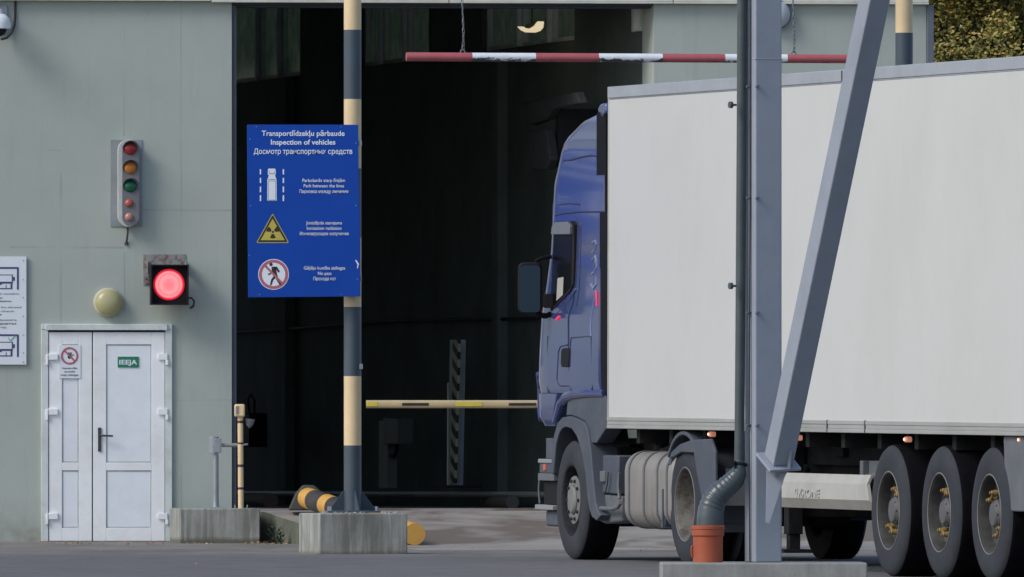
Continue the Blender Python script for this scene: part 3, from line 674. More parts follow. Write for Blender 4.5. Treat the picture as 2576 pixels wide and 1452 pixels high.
mb = MB(); mb.tube([(20/SF, -.0325, (781.5-850)/SF), (25/SF, -.0325, (781.5-857)/SF), (37/SF, -.0325, (781.5-845)/SF)], .004, 6); mb.build('tick_mark', M['inkteal'], s)
for yy, x1, tx, bd in ((739, 48, 'augstums nedrīkst pārsniegt noteikto', .0), (749, 6, 'izmēri un svars līdz', 0), (757.5, 28, 'transportlīdzekļa augstumu', .03), (773, 53, 'The height must not exceed the allowed', 0), (783, 36, 'limit; please stop and check', 0), (791, 4, 'before the gate', .03), (805, 42, 'высота не должна превышать', 0), (814, 40, 'указанные габариты', .03), (824, 16, 'транспорта', .03)):
    a_ = (x1+130)/SF; text_mesh(tx, a_, 5/SF, s, M['inkgrey'], ((x1-130)/2/SF, -.0305, (781.5-yy)/SF), (1, 0, 0), (0, 0, 1), .008+bd, depth=.001)
mb = MB()
for yy in (656, 704, 749, 796, 843, 888, 911): mb.cyl((58/SF, -.03, (781.5-yy)/SF), (58/SF, -.034, (781.5-yy)/SF), .006, n=8)
each(mb, 'screw', M['galv'], s)
# round disc on the right pier
s = fthing('round_mirror', 'pale round disc on the upper right wall, half hidden by the column', 'mirror', 1951, 37)
mb = MB(); mb.lathe([(36/SF, .0), (38/SF, .015), (36/SF, .03), (34.5/SF, .03)], (0, -.05, 0), (0, -1, 0), 44); mb.build('rim', M['cornertrim'], s)
mb = MB(); mb.lathe([(34.5/SF, .0), (28/SF, .03), (16/SF, .05), (.002, .055)], (0, -.0805, 0), (0, -1, 0), 44); mb.build('disc', M['discmirror'], s)
mb = MB(); mb.cyl((0, 0, 0), (0, -.05, 0), .03, n=12); mb.build('bracket', M['galv'], s)

# ------------------------------------------------------------------ things in the hall
def hthing(name, label, cat, x, y, off, group=None):
    p = hit(x, y, hp+hn*off, hn); return thing(name, label, cat, p, R(90)+HA, group)      # local x runs into the hall, local y toward its middle (left)
def hs(x, y, off, o):
    """pixel -> local coords on the plane off metres inside the side wall"""
    p = hit(x, y, hp+hn*off, hn)-o.location; return p.dot(hd), p.z
hzy = mat_hazard('hazard_stripes', (.40, .41, .33, 1), (.01, .01, .01, 1), .165, (-.45, 0, 1))
s = hthing('hazard_post', 'grey post with black and yellow hazard stripes inside the dark gateway', 'post', 1150, 1222, .5)
T = lambda x, y: hs(x, y, .5, s)
mb = MB(); mb.prism([T(1147, 855), T(1157, 855), T(1150, 1222), T(1139, 1222)], lambda u, v, d: (u, d, v), -.06, .06); mb.build('post', mat('hall_grey_post', (.42, .50, .52), .6), s)
mb = MB(); mb.prism([T(1157.5, 855), T(1172, 855), T(1162, 1215), T(1150.5, 1215)], lambda u, v, d: (u, d, v), .05, .075); mb.build('striped_plate', hzy, s)
mb = MB(); a_ = T(1125, 1228); c_ = T(1175, 1220); mb.box((c_[0], -.15, a_[1]), (a_[0], .15, a_[1]+.03)); mb.build('base_plate', M['black'], s)
s = hthing('thin_rod', 'thin pale upright rod left of the hazard-striped post', 'rod', 1126, 1228, .6)
mb = MB(); a_ = hs(1127, 963, .6, s); mb.cyl((0, 0, 0), (a_[0], 0, a_[1]), .008, n=8); tag(s, s['label'], s['category']); mb.build('rod', mat('pale_rod', (.5, .52, .52), .5), s)
s = hthing('control_cabinet', 'dark grey control cabinet on a post inside the hall, behind the barrier arm', 'cabinet', 976, 1228, .5)
T = lambda x, y: hs(x, y, .5, s)
mb = MB(); a_, c_ = T(965, 1059), T(987, 1228); mb.box((c_[0], -.05, c_[1]), (a_[0], .05, a_[1])); mb.build('post', mat('hall_cabinet_post', (.15, .18, .185), .6), s, bevel=.004)
mb = MB(); a_, c_ = T(988, 1052), T(1026, 1118); mb.box((c_[0], -.06, c_[1]), (a_[0], .10, a_[1])); mb.build('box', mat('hall_cabinet_box', (.085, .10, .10), .6), s, bevel=.01)
mb = MB(); mb.tube([(*T(1003, 1118)[:1], .02, T(1003, 1118)[1]), (T(1003, 1135)[0], .02, T(1003, 1135)[1]), (T(996, 1146)[0], .02, T(996, 1146)[1]), (T(988, 1146)[0], .02, T(988, 1146)[1])], .02, 8); mb.build('hose', M['black'], s)
s = hthing('floodlight_rig', 'black floodlight rig high on the dark hall wall left of the truck', 'light rig', 1400, 300, .6)
T = lambda x, y: hs(x, y, .6, s)
mb = MB(); mb.prism([T(1328, 258), T(1460, 232), T(1470, 260), T(1400, 275), T(1385, 300), T(1345, 315), T(1330, 280)], lambda u, v, d: (u, d, v), -.05, .05); mb.build('lamp_housing', M['rigblack'], s, bevel=.02)
mb = MB(); mb.prism([T(1338, 330), T(1385, 325), T(1395, 400), T(1385, 428), T(1352, 430), T(1340, 380)], lambda u, v, d: (u, d, v), -.05, .05); mb.build('lamp_housing', M['rigblack'], s, bevel=.02)
mb = MB(); a_ = T(1388, 300); mb.box((a_[0]-.05, -.6, T(1388, 420)[1]), (a_[0]+.05, -.051, a_[1]+.1)); mb.build('bracket', M['black'], s)
s = hthing('window_reflection', 'pale boat-shaped reflection at the hall window, built as a glowing shape', 'lamp', 1335, 68, .35)  # bright reflection in the window, built as a glowing solid
mb = MB(); up = [hs(x_, y_, .35, s) for x_, y_ in ((1309, 67), (1318, 71.5), (1328, 73), (1340, 72), (1350, 66), (1356, 58), (1360, 54))]
dn = [hs(x_, y_, .35, s) for x_, y_ in ((1309.5, 68.5), (1317, 76), (1328, 81.5), (1340, 82), (1352, 78), (1359, 70), (1361, 58))]
mb.prism(up+dn[::-1], lambda u, v, d: (u, d, v), -.03, .03); mb.build('bright_arc', M['reflglow'], s)
mb = MB(); mb.prism([hs(x_, y_, .35, s) for x_, y_ in ((1326, 62), (1350, 58), (1354, 61), (1348, 66.5), (1339, 71), (1326, 71))], lambda u, v, d: (u, d, v), -.02, .02); mb.build('reflector', mat('reflection_grey_top', (.22, .22, .18), .6), s)  # grey upper part of the same reflection
mb = MB(); a_ = hs(1338, 64, .35, s); mb.cyl((a_[0], 0, a_[1]+.01), (a_[0], 0, a_[1]+1.5), .006, n=6); mb.build('rod', M['black'], s)  # rod added to carry the reflection shape
s = hthing('wall_device', 'small black box with a cable on the hall wall behind the yellow reader post', 'device', 636, 1060, .4)
T = lambda x, y: hs(x, y, .4, s)
mb = MB(); a_, c_ = T(622, 1040), T(650, 1125); mb.box((c_[0], -.1, c_[1]), (a_[0], .1, a_[1])); mb.build('box', M['black'], s, bevel=.01)
mb = MB(); mb.tube([(T(628, 1040)[0], 0, T(628, 1040)[1]), (T(624, 1005)[0], 0, T(624, 1005)[1]), (T(632, 992)[0], 0, T(632, 992)[1]), (T(640, 1008)[0], 0, T(640, 1008)[1]), (T(640, 1040)[0], 0, T(640, 1040)[1])], .012, 6); mb.build('cable', M['black'], s)

# ------------------------------------------------------------------ concrete block by the wall, with gate motor post and reader post
AX = R(13.9)
def yframe(name, label, cat, x, y, Y, rz=AX, group=None):
    return thing(name, label, cat, at(x, y, Y), rz, group)
def S(Y): return FPX/Y
s = yframe('concrete_block', 'stained concrete block beside the white door, carrying the small yellow post', 'concrete block', 556, 1362, 125.7, R(8))
mb = MB(); k = S(125.7); mb.box((-104/k, 0, -.08), (99/k, .85, 83/k)); mb.build('block', M['conc'], s, bevel=.012)
s = yframe('gate_drive_post', 'short grey steel post with a motor and side arm, beside the doorway', 'post', 543, 1279, 126.0, 0)
k = S(126); mb = MB(); mb.lathe([(.036, 0), (.028, .03), (.026, .12), (.026, 136/k)], (0, 0, 0), (0, 0, 1), 16); mb.build('post', M['galv'], s)
mb = MB(); mb.box((-.05, -.05, -.0), (.06, .05, .012)); mb.build('base_plate', M['galv'], s)
mb = MB(); mb.cyl((-.02, 0, 137/k), (-.02, 0, 180/k), .043, .047, 20); mb.box((-.02, -.05, 140/k), (.05, .05, 176/k)); mb.build('motor', M['galv'], s, bevel=.004)
mb = MB(); mb.cyl((.055, -.01, 159/k), (.235, -.01, 159/k), .018, n=14); mb.cyl((.236, -.01, 159/k), (.30, -.01, 161/k), .009, n=8); mb.build('arm', M['lightgrey'], s)
s = yframe('reader_post', 'slim yellow card-reader post with black bands on the block at the gateway edge', 'post', 606, 1281, 125.9, 0)
k = S(125.9); segs = [(0, 1232), (1232, 1226), (1226, 1175.5), (1175.5, 1168.5), (1168.5, 1118), (1118, 1113), (1113, 1065), (1065, 1058.5), (1058.5, 1048)]
mb = MB(); pz = 0
for i, (a_, c_) in enumerate(segs):
    z1 = (1281-c_)/k; mb.cur = i % 2; r_ = .0262 if i % 2 == 0 else .0256; mb.cyl((-.02*pz*.3, 0, pz), (-.02*z1*.3, 0, z1), r_, n=18); pz = z1
mb.build('post', [M['cream'], M['tarblack']], s)
mb = MB(); mb.box((-16/k, -.06, 232/k), (10/k, .05, 264/k)); mb.build('reader_head', M['cream'], s, bevel=.014)
mb = MB(); mb.box((-13/k, -.0635, 239/k), (-5/k, -.0605, 259/k)); mb.box((-13/k, -.064, 234/k), (-6/k, -.0605, 236/k)); mb.build('reader_window', M['tank'], s)
mb = MB(); mb.lathe([(.001, 0), (.03, .03), (.045, .085), (.045, .09)], (21/k, .02, 203/k), (0.1, 0, 1), 16); mb.build('photocell', mat('grey_photocell', (.16, .17, .19), .5), s)
mb = MB()
for dx in (-.055, .06): mb.cyl((dx, -.02, 0), (dx, -.02, .04), .006, n=6)
mb.box((-.07, -.06, -.001), (.075, .06, .008)); mb.build('base_plate', M['galv'], s)

# ------------------------------------------------------------------ striped posts, blue sign, near block
YB = 117.0
s = yframe('concrete_block', 'streaked square concrete block under the tall striped post', 'concrete block', 745, 1390, YB, AX)
k = S(YB); mb = MB(); wv = (1025-803)/k/math.cos(AX); dp = 56/k/math.sin(AX)
s.location = at(803, 1397, YB-.1); mb.box((0, 0, -.06), (wv, dp*.98, 106/k)); mb.build('block', M['conc'], s, bevel=.014, seg=3)
mb = MB(); rg_ = random.Random(4)
for i in range(26):
    x_ = rg_.uniform(.02, wv-.02); y_ = rg_.uniform(.01, .10); q = rg_.uniform(.006, .018)
    mb.box((x_, y_, 106/k-.001), (x_+q*1.6, y_+q, 106/k+q*.7), Matrix.Rotation(rg_.uniform(0, 3), 3, 'Z'))
mb.build('rubble', M['conc_pale'], s)['kind'] = 'stuff'
def striped_post(x, Y, zfoot, ztop, label, y_ref):
    p = at(x, 1200, Y); p.z = zfoot; o = thing('striped_post', label, 'post', p, R(4), 'striped gantry posts')
    k = S(Y); r = 21.9/k; st = 174.2/k; zc = CAMZ+(1200-y_ref)/k-zfoot      # a boundary cream above / dark below at y_ref
    mb = MB(); bounds = []; z = zc
    while z > 0: z -= st
    i0 = round((zc-z)/st); par = i0 % 2   # parity: band just above zc is cream
    a_ = 0; zz = z+st; idx = -i0+0
    lo = 0; cream = (i0 % 2 == 1)
    # walk up
    band = z
    while lo < ztop-zfoot:
        hi = min(band+st, ztop-zfoot)
        if hi > lo:
            nb = round((band-zc)/st); mb.cur = 0 if nb % 2 == 0 else 1
            mb.lathe([(r+(.0004 if mb.cur else 0), lo), (r+(.0004 if mb.cur else 0), hi)], (0, 0, 0), (0, 0, 1), 40)
        lo = max(hi, 0); band += st
    mb.build('post', [M['cream'], M['navy']], o)
    mb = MB(); mb.box((-.235, -.2, 0), (.235, .2, .018)); mb.build('base_plate', M['navy'], o, bevel=.003)
    for a_ in range(4):
        rt = Matrix.Rotation(R(90*a_+12), 3, 'Z'); mb = MB()
        mb.prism([(r*.98, .0185), (.21, .0185), (.20, .04), (r+.01, .19), (r*.98, .19)], lambda u, v, d: rt @ Vector((u, d, v)), -.005, .005); mb.build('gusset', M['navy'], o)
    mb = MB()
    for sx in (-1, 1):
        for sy in (-1, 1): mb.cyl((sx*.2, sy*.165, .018), (sx*.2, sy*.165, .055), .012, n=6)
    each(mb, 'bolt', M['galv'], o); return o
zf = CAMZ+(1200-1290)/S(YB)-.0
striped_post(887, YB+.30, zf, 6.2, 'tall cream and slate striped post standing on the concrete block, behind the blue sign', 75.5)
striped_post(2274.5, YB+1.1, gz(118)-.0, 6.2, 'cream and slate striped post rising behind the white trailer at top right', 83)
s = [o for o in sc.objects if o.name == 'striped_post'][0]
mb = MB(); mb.box((.055, -.07, 1.255), (.085, -.03, 1.30)); mb.build('bracket', M['galv'], s)

YS = YB+.12; ks = S(YS)
sg = thing('information_board', 'blue vehicle inspection board with white trilingual text and three pictograms', 'sign', at(763, 530.5, YS), 0)
def sp_(x, y): return ((x-763)/ks, (530.5-y)/ks)
mb = MB(); a_, c_ = sp_(621.5, 748.5), sp_(904, 313)
ou = [sp_(621.5, 314), sp_(901, 314), sp_(902, 420), sp_(906.5, 600), sp_(907, 746), sp_(624, 748.5)]
mb.prism(ou, fnF, 0, .012); mb.build('board', M['signblue'], sg, bevel=.002)
mb = MB()
for yy in (360, 700): q = sp_(866, yy+8); mb.box((q[0], .001, q[1]), (q[0]+44/ks, .04, q[1]+.05))
each(mb, 'clamp', M['galv'], sg)
def st_(body, x0, x1, ycap, ybase, bold=.014): 
    xm = (x0+x1)/2; o = sp_(xm, (ycap+ybase)/2); text_mesh(body, (x1-x0)/ks, (ybase-ycap)/ks, sg, M['lettering'], (o[0], -.0145, o[1]), (1, 0, 0), (0, 0, 1), bold, depth=.001)
st_('Transportlīdzekļu pārbaude', 658.5, 867, 328.5, 342, .014)
st_('Inspection of vehicles', 681.5, 843.7, 350.8, 364, .018)
st_('Досмотр транспортных средств', 638.4, 886.5, 374, 387.5, .010)
for (tx, x0, x1, yy) in (('Parkošanās starp līnijām', 761, 868, 453.7), ('Park between the lines', 764, 865.4, 467.4), ('Парковка между линиями', 753.5, 876, 481.5),
                         ('Jonizējošs starojums', 770, 860.5, 560.5), ('Ionization radiation', 772, 859, 574), ('Ионизирующее излучение', 754.5, 877.5, 587.7),
                         ('Gājēju kustība aizliegta', 764.5, 868.5, 674), ('No pass', 800, 834, 687.5), ('Прохода нет', 788.5, 845.5, 701)):
    st_(tx, x0, x1, yy-4.3, yy+4.3, .006)
def sbx(mb, x0, y0, x1, y1, d=.0140): a_, c_ = sp_(x0, y1), sp_(x1, y0); mb.box((a_[0], -d, a_[1]), (c_[0], -.0122, c_[1]))
def spoly(mb, pts, d=.0140): mb.prism([sp_(*p) for p in pts], fnF, .0122, d)
mb = MB()
for xx in (655.3, 713):
    for (ya, yb) in ((426, 439), (447.8, 460.7), (469.5, 484), (491.3, 506)): sbx(mb, xx-1.6, ya, xx+1.6, yb)
each(mb, 'lane_line', M['lettering'], sg)
mb = MB(); spoly(mb, [(675, 424.5), (692, 424.5), (694, 430), (693.5, 440), (692, 441), (693, 445), (695.8, 452), (696, 505), (672.4, 505), (672.6, 452), (675.5, 445), (676.5, 441), (674, 440), (673.8, 430)]); mb.build('truck_pictogram', M['signwhite'], sg)
mb = MB()
for (x0, y0, x1, y1) in ((677, 436.5, 691.5, 438), (674.5, 451.2, 694, 452.4), (674.6, 456, 675.6, 503), (693, 456, 694, 503), (674.6, 455, 694, 456), (674.6, 503, 694, 504), (676.8, 428.5, 677.6, 436), (691, 428.5, 691.8, 436)): sbx(mb, x0, y0, x1, y1, .0146)
mb.build('truck_pictogram_lines', M['inkblue'], sg)
def tri(c, h, w_, rr=0):
    return [(c[0], c[1]-h*2/3), (c[0]+w_/2, c[1]+h/3), (c[0]-w_/2, c[1]+h/3)]
def rtri(c, h, w_, r):
    P = [Vector(p) for p in tri(c, h, w_)]; out = []
    for i in range(3):
        p, a_, d_ = P[i], P[i-1], P[(i+1) % 3]
        p1 = p+(a_-p).normalized()*r*1.7; p2 = p+(d_-p).normalized()*r*1.7
        for j in range(5):
            t_ = j/4; out.append(tuple(p1*(1-t_)**2+p*2*t_*(1-t_)+p2*t_**2))
    return out
mb = MB(); spoly(mb, rtri((686, 586.5), 75, 83, 3), .0136); mb.build('triangle_edge', M['signyellow'], sg)
mb = MB(); spoly(mb, rtri((686, 586.5), 69, 76.5, 2), .0142); mb.build('triangle_border', M['signblack'], sg)
mb = MB(); spoly(mb, tri((686, 586.5), 54, 60.5), .0148); mb.build('triangle_field', M['signyellow'], sg)
mb = MB(); c0 = (686.5, 583.8); pts = [(c0[0]+2.8*math.cos(a_*math.pi/8), c0[1]+2.8*math.sin(a_*math.pi/8)) for a_ in range(16)]; spoly(mb, pts, .0154)
for ang in (90, 210, 330):
    arc = [R(ang-27+54*i/6) for i in range(7)]
    pts = [(c0[0]+16.5*math.cos(a_), c0[1]+16.5*math.sin(a_)) for a_ in arc]+[(c0[0]+5*math.cos(a_), c0[1]+5*math.sin(a_)) for a_ in arc[::-1]]
    spoly(mb, pts, .0154)
mb.build('radiation_trefoil', M['signblack'], sg)
cc = sp_(688.2, 690.5)
def disc(r0, r1, d0, d1, name, m_):
    mb = MB()
    if r0: mb.lathe([(r1/ks, d0), (r1/ks, d1), (r0/ks, d1), (r0/ks, d0)], (cc[0], 0, cc[1]), (0, -1, 0), 48, cap=False, closed=True)
    else: mb.lathe([(r1/ks, d0), (r1/ks, d1)], (cc[0], 0, cc[1]), (0, -1, 0), 48)
    mb.build(name, m_, sg)
disc(0, 38.6, .0122, .0136, 'pictogram_disc', M['signwhite'])
disc(29.5, 36.8, .0137, .0146, 'red_ring', M['signred'])
mb = MB(); F = lambda pts: spoly(mb, pts, .0150)
F([(688.2-6.5+4.3*math.cos(a_*math.pi/7), 690.5-25+4.3*math.sin(a_*math.pi/7)) for a_ in range(14)])
F([(683, 672), (690, 670.5), (694, 674), (697, 690), (699, 697), (690, 700), (687, 694), (684, 682)])
F([(690, 670.8), (697, 671.5), (704, 683), (702, 686), (699, 684.5), (694, 677), (692, 678)])
F([(684, 680), (686, 684), (679.5, 691), (674, 692), (674.5, 689), (679, 687)])
F([(692, 697.5), (699, 696.5), (703, 706), (708.5, 716), (704, 718), (697, 707)])
F([(687.5, 696), (693, 699), (687, 706), (683, 718), (679, 718), (682, 704)])
mb.build('walking_figure', M['signblack'], sg)
mb = MB(); rt = Matrix.Rotation(R(46), 3, 'Y'); mb.box((cc[0]-31/ks, -.0160, cc[1]-2.7/ks), (cc[0]+31/ks, -.0151, cc[1]+2.7/ks), rt); mb.build('red_slash', M['signred'], sg)
mb = MB(); spoly(mb, [(893.5, 655), (896, 654), (903, 664), (900, 676), (898, 674), (899.5, 666)], .0135); mb.build('peeled_mark', M['signwhite'], sg)
mb = MB()
for (x_, y_) in ((645, 319), (858, 319.5), (628.5, 350), (895.5, 360.5), (630.5, 518), (895.5, 517), (627, 643), (899, 703), (653, 741.5), (859, 741)):
    q = sp_(x_, y_); mb.cyl((q[0], -.012, q[1]), (q[0], -.016, q[1]), .005, n=8)
each(mb, 'rivet', M['galv'], sg)

# ------------------------------------------------------------------ height bar on chains
YH = 117.2
hb = thing('height_bar', 'red and white striped height limit bar hanging on chains across the gateway', 'barrier bar', at(1022, 143, YH), R(9))
kh = S(YH); L = lambda x: (x-1022)/kh/math.cos(R(9))*1.0
cuts = [1022, 1187, 1347, 1506, 1667, 1825, 1983, 2146]
for i in range(7):
    mb = MB(); mb.lathe([(.0385 if i % 2 == 0 else .0383, L(cuts[i])), (.0385 if i % 2 == 0 else .0383, L(cuts[i+1]))], (0, 0, 0), (1, 0, 0), 24)
    mb.build('bar_section', M['barred' if i % 2 == 0 else 'barwhite'], hb)
for cxn in (1164, 2000):
    mb = MB(); x_ = L(cxn); z = .055; i = 0; rngc = random.Random(cxn)
    mb.tube([(x_+.045*math.cos(a_)*.45, 0, .035+.03*math.sin(a_)) for a_ in [math.pi*j/8 for j in range(9)]], .006, 6)
    while z < 1.3:
        c_ = Vector((x_+.006*math.sin(z*9), 0, z+.022)); pl = i % 2; lk = []
        tw = rngc.uniform(-.5, .5)
        for j in range(13):
            a_ = 2*math.pi*j/12; p = Vector((.0095*math.cos(a_), 0, .024*math.sin(a_)))
            p = Matrix.Rotation(R(90*pl)+tw+.6, 3, 'Z') @ p; lk.append(c_+p)
        mb.tube(lk, .0034, 6); z += .037; i += 1
    mb.build('chain', M['chain'], hb)

mb = MB(); mb.box((L(887)+.02, -.05, 1.32), (L(2270), .05, 1.44)); mb.build('support_beam', M['steelblue'], hb, bevel=.006)

# ------------------------------------------------------------------ barrier arm, behind the cab
YA = 120.5
ba = thing('barrier_arm', 'cream barrier arm with black and yellow reflectors across the gateway, reaching behind the truck', 'barrier', at(921, 1017, YA), R(0))
ka = S(YA); A = lambda x: (x-921)/ka
mb = MB(); n = 18; vs = []
for xx in (0, A(1760)):
    for i in range(n):
        a_ = 2*math.pi*i/n; c_, s_ = math.cos(a_), math.sin(a_)
        vs.append((xx, .028*abs(c_)**.7*(1 if c_ > 0 else -1), .036*abs(s_)**.7*(1 if s_ > 0 else -1)))
mb.add(vs, [(i, (i+1) % n, n+(i+1) % n, n+i) for i in range(n)]+[tuple(range(n)), tuple(range(2*n-1, n-1, -1))]); mb.build('arm', M['armcream'], ba)
for (x0, x1, m_) in ((922.6, 950, 'armyellow'), (1011.5, 1079, 'signblack'), (1147, 1213.5, 'armyellow'), (1280, 1349, 'signblack'), (1415, 1482, 'armyellow'), (1550, 1620, 'signblack')):
    mb = MB(); mb.box((A(x0), -.0305, -.020 if m_ == 'armyellow' else -.014), (A(x1), -.024, .020 if m_ == 'armyellow' else .011)); mb.build('reflector', M[m_], ba, bevel=.003)
mb = MB(); zb = gz(YA)-ba.location.z; mb.box((A(1700), .03, zb), (A(1800), .40, .16)); mb.build('cabinet', M['cream'], ba, bevel=.01)

# ------------------------------------------------------------------ lying guide pipes
def guide(name, label, pn, pf, r, mats, cuts_, group='lying wheel guide pipes'):
    pn = Vector(pn); pf = Vector(pf); d = pf-pn; o = thing(name, label, 'guide pipe', pn-Vector((0, 0, r)), 0, group)
    Z0 = Vector((0, 0, r)); dn = d.normalized(); Lg = d.length; mb = MB(); 
    for i in range(len(cuts_)-1):
        mb.cur = i % 2 if len(mats) > 1 else 0
        mb.lathe([(r*(1+.001*(i % 2)), cuts_[i]*Lg), (r*(1+.001*(i % 2)), cuts_[i+1]*Lg)], Z0, dn, 32)
    mb.build('pipe', mats, o); return o, dn, Lg
pn = at(1043, 1345, 121.6); pf = at(770, 1252, 125.9)
pn.z = gz(121.6)+.126
o, dn, Lg = guide('guide_pipe', 'yellow and black striped steel pipe lying beside the ramp, behind the concrete block', pn, pf, .100, [M['yellow'], M['tarblack']], [0, .12, .22, .36, .50, .64, .73, .80, .915, 1.0])
mb = MB(); e = pf-o.location; mb.prism([(-.17, -.12), (.24, -.12), (.16, .04), (.07, .115), (-.03, .12), (-.10, .04)], lambda u, v, d: (e.x+u, e.y+d, e.z+v), -.1, .35)
mb.build('end_support', mat('dark_pipe_support', (.055, .06, .055), .8), o, bevel=.02)
pn2 = at(680, 1255, 134); pf2 = at(610, 1250, 139); pn2.z = HF+.09+BZ*0+.0; pf2.z = pn2.z
pn2.z += .0; guide('guide_pipe', 'dark dusty pipe lying on the hall floor behind the yellow reader post', (pn2.x, pn2.y, BZ+.31+.075), (pf2.x, pf2.y, BZ+.31+.075), .075, [mat('brown_dusty_pipe', (.13, .09, .075), .8)], [0, 1])
p1 = at(1289, 1255, 131); p2 = at(1225, 1250, 134); guide('guide_pipe', 'dark pipe end lying on the hall floor just left of the truck', (p1.x, p1.y, BZ+.31+.066), (p2.x, p2.y, BZ+.31+.066), .066, [mat('dark_dusty_pipe', (.10, .09, .085), .8)], [0, 1])

# ------------------------------------------------------------------ foreground column, brace, footing, drain pipe
YC = 96.0; kc = S(YC)
ft = thing('column_footing', 'pale concrete footing under the grey steel column at bottom right', 'concrete footing', at(1920, 1415, YC), 0)
zt = 0; zb = gz(YC)-.25-ft.location.z
mb = MB(); mb.box((-258/kc, -.42, zb), (258/kc, .9, 0)); mb.build('block', M['conc_pale'], ft, bevel=.012, seg=3)
cl = thing('steel_column', 'blue-grey square steel column on the pale footing in front of the trailer', 'column', at(1920, 1415, YC), R(21))
w_ = 68/kc/math.cos(R(21))/2
mb = MB(); mb.box((-w_, -w_, 0), (w_, w_, 7.2)); mb.build('shaft', M['steelblue'], cl, bevel=.012, seg=3)
mb = MB(); zs = (1415-150)/kc; mb.box((-w_-.0025, -w_-.0025, zs-.004), (w_+.0025, w_+.0025, zs+.004)); mb.build('weld_seam', M['steelblue'], cl, bevel=.002)
mb = MB()
for yy in (219, 499, 788, 1071):
    z = (1415-yy)/kc; mb.cyl((-w_, -w_*.2, z), (-w_-.035, -w_*.2, z), .010, n=8); mb.cyl((-w_*.9, -w_-.001, z), (-w_*.9, -w_-.03, z), .012, n=8)
each(mb, 'pipe_clip', M['cornertrim'], cl)
mb = MB(); mb.tube([(-w_-.012, -w_*.3, .0), (-w_-.018, -w_*.3, 1.0), (-w_-.010, -w_*.3, 2.5), (-w_-.012, -w_*.3, 7)], .006, 6); mb.build('cable', M['cable'], cl)
# brace: leans to the right and toward the viewer
YT = YC-2.3
pT = at(2233, -160, YT); pB = at(1959, 1158, YC-.28)
br = thing('steel_brace', 'slanting blue-grey steel brace bolted low to the steel column', 'brace', pB, 0)
d = (pT-pB); Lb = d.length; dn = d.normalized()
nL = Vector((-math.cos(R(27)), -math.sin(R(27)), 0)); nL = (nL-dn*nL.dot(dn)).normalized(); nF = nL.cross(dn).normalized()
if nF.y > 0: nF = -nF
def slab(mbx, h1, h2, t0, t1):
    vs = [nL*a_*h1+nF*c_*h2+dn*t_ for t_ in (t0, t1) for a_, c_ in ((-1, -1), (1, -1), (1, 1), (-1, 1))]
    mbx.add(vs, [(3, 2, 1, 0), (4, 5, 6, 7), (0, 1, 5, 4), (1, 2, 6, 5), (2, 3, 7, 6), (3, 0, 4, 7)])
mb = MB(); slab(mb, 28.5/kc, 28.5/kc, 0, Lb); mb.build('tube', M['steelblue'], br, bevel=.010, seg=3)
mb = MB(); slab(mb, .125, .125, -.022, -.001); mb.build('end_plate', M['steelblue'], br, bevel=.003)
mb = MB(); k0 = nF*(28.5/kc+.001); vs = [nL*e_*.006-nL*.03+k0+q for e_ in (-1, 1) for q in (nF*0, nF*.05, nF*.012+dn*.13, dn*.13)]
mb.add(vs, [(3, 2, 1, 0), (4, 5, 6, 7), (0, 1, 5, 4), (1, 2, 6, 5), (2, 3, 7, 6), (3, 0, 4, 7)]); mb.build('stiffener', M['steelblue'], br)
g = lambda x, y: ((x-1959)/kc, (1158-y)/kc)
mb = MB(); mb.prism([g(1929, 1165), g(1985, 1178), g(1974, 1200), g(1936, 1318), g(1926, 1314)], fnF, -.012, .012); mb.build('gusset_plate', M['steelblue'], br, bevel=.002)
mb = MB(); q = g(1949, 1195); mb.cyl((q[0], -.012, q[1]), (q[0], -.035, q[1]), .012, n=6); mb.build('bolt', M['galv'], br)
# drain pipe
YD = YC+.05
dp_ = thing('drain_pipe', 'dark grey drain pipe bending into an orange sleeve on the footing', 'drain pipe', at(1781, 1415, YD-.1), 0)
D = lambda x, y, dy=0: ((x-1781)/kc, dy, (1415-y)/kc)
rp = 12.5/kc
mb = MB(); mb.tube([D(1867, -60, .04), D(1866, 300, .04), D(1862, 900, .04), D(1860, 1160, .04)], [rp]*4, 24); mb.build('downpipe', M['pipe'], dp_)
mb = MB()
path = [(1861, 1158), (1861, 1175), (1858, 1190), (1850, 1204), (1838, 1217), (1822, 1231), (1806, 1246), (1795, 1262), (1789, 1280), (1787, 1300), (1786, 1330)]
rads = [13, 15, 21, 25, 27, 28, 30, 31, 32.5, 34, 34]
# smooth interpolation with corrugation
pp, rr = [], []
for i in range(len(path)-1):
    for j in range(6):
        f = j/6; x_ = path[i][0]*(1-f)+path[i+1][0]*f; y_ = path[i][1]*(1-f)+path[i+1][1]*f
        pp.append(D(x_, y_, .02)); rb = rads[i]*(1-f)+rads[i+1]*f
        cor = 1+(.035*math.sin((i*6+j)*1.7) if (3 <= i < 5 or 5 <= i < 8) else 0); rr.append(rb*cor/kc)
mb.tube(pp, rr, 28); mb.build('elbow', M['pipe'], dp_, smooth=60)
mb = MB(); mb.lathe([(16/kc, 0), (20/kc, .01), (20/kc, .02), (16/kc, .03)], D(1860, 1172, .03), (0.2, 0, 1), 24); mb.box((D(1840, 0)[0], -.04, D(0, 1174)[2]), (D(1848, 0)[0], .0, D(0, 1160)[2])); mb.build('clamp', M['black'], dp_)
mb = MB()
for yy in (265, 720):
    q = D(1852, yy, -.02); mb.cyl(q, (q[0]-.035, q[1]-.02, q[2]), .008, n=8); mb.cyl((q[0]-.03, q[1]-.02, q[2]), (q[0]-.05, q[1]-.03, q[2]), .024, n=12)
each(mb, 'pipe_bolt', M['pipe'], dp_)
ors = [(37.5, 0), (37.5, 66), (41, 70), (41, 84), (42.5, 86), (42.5, 93), (40, 95), (35, 95), (35, 40)]
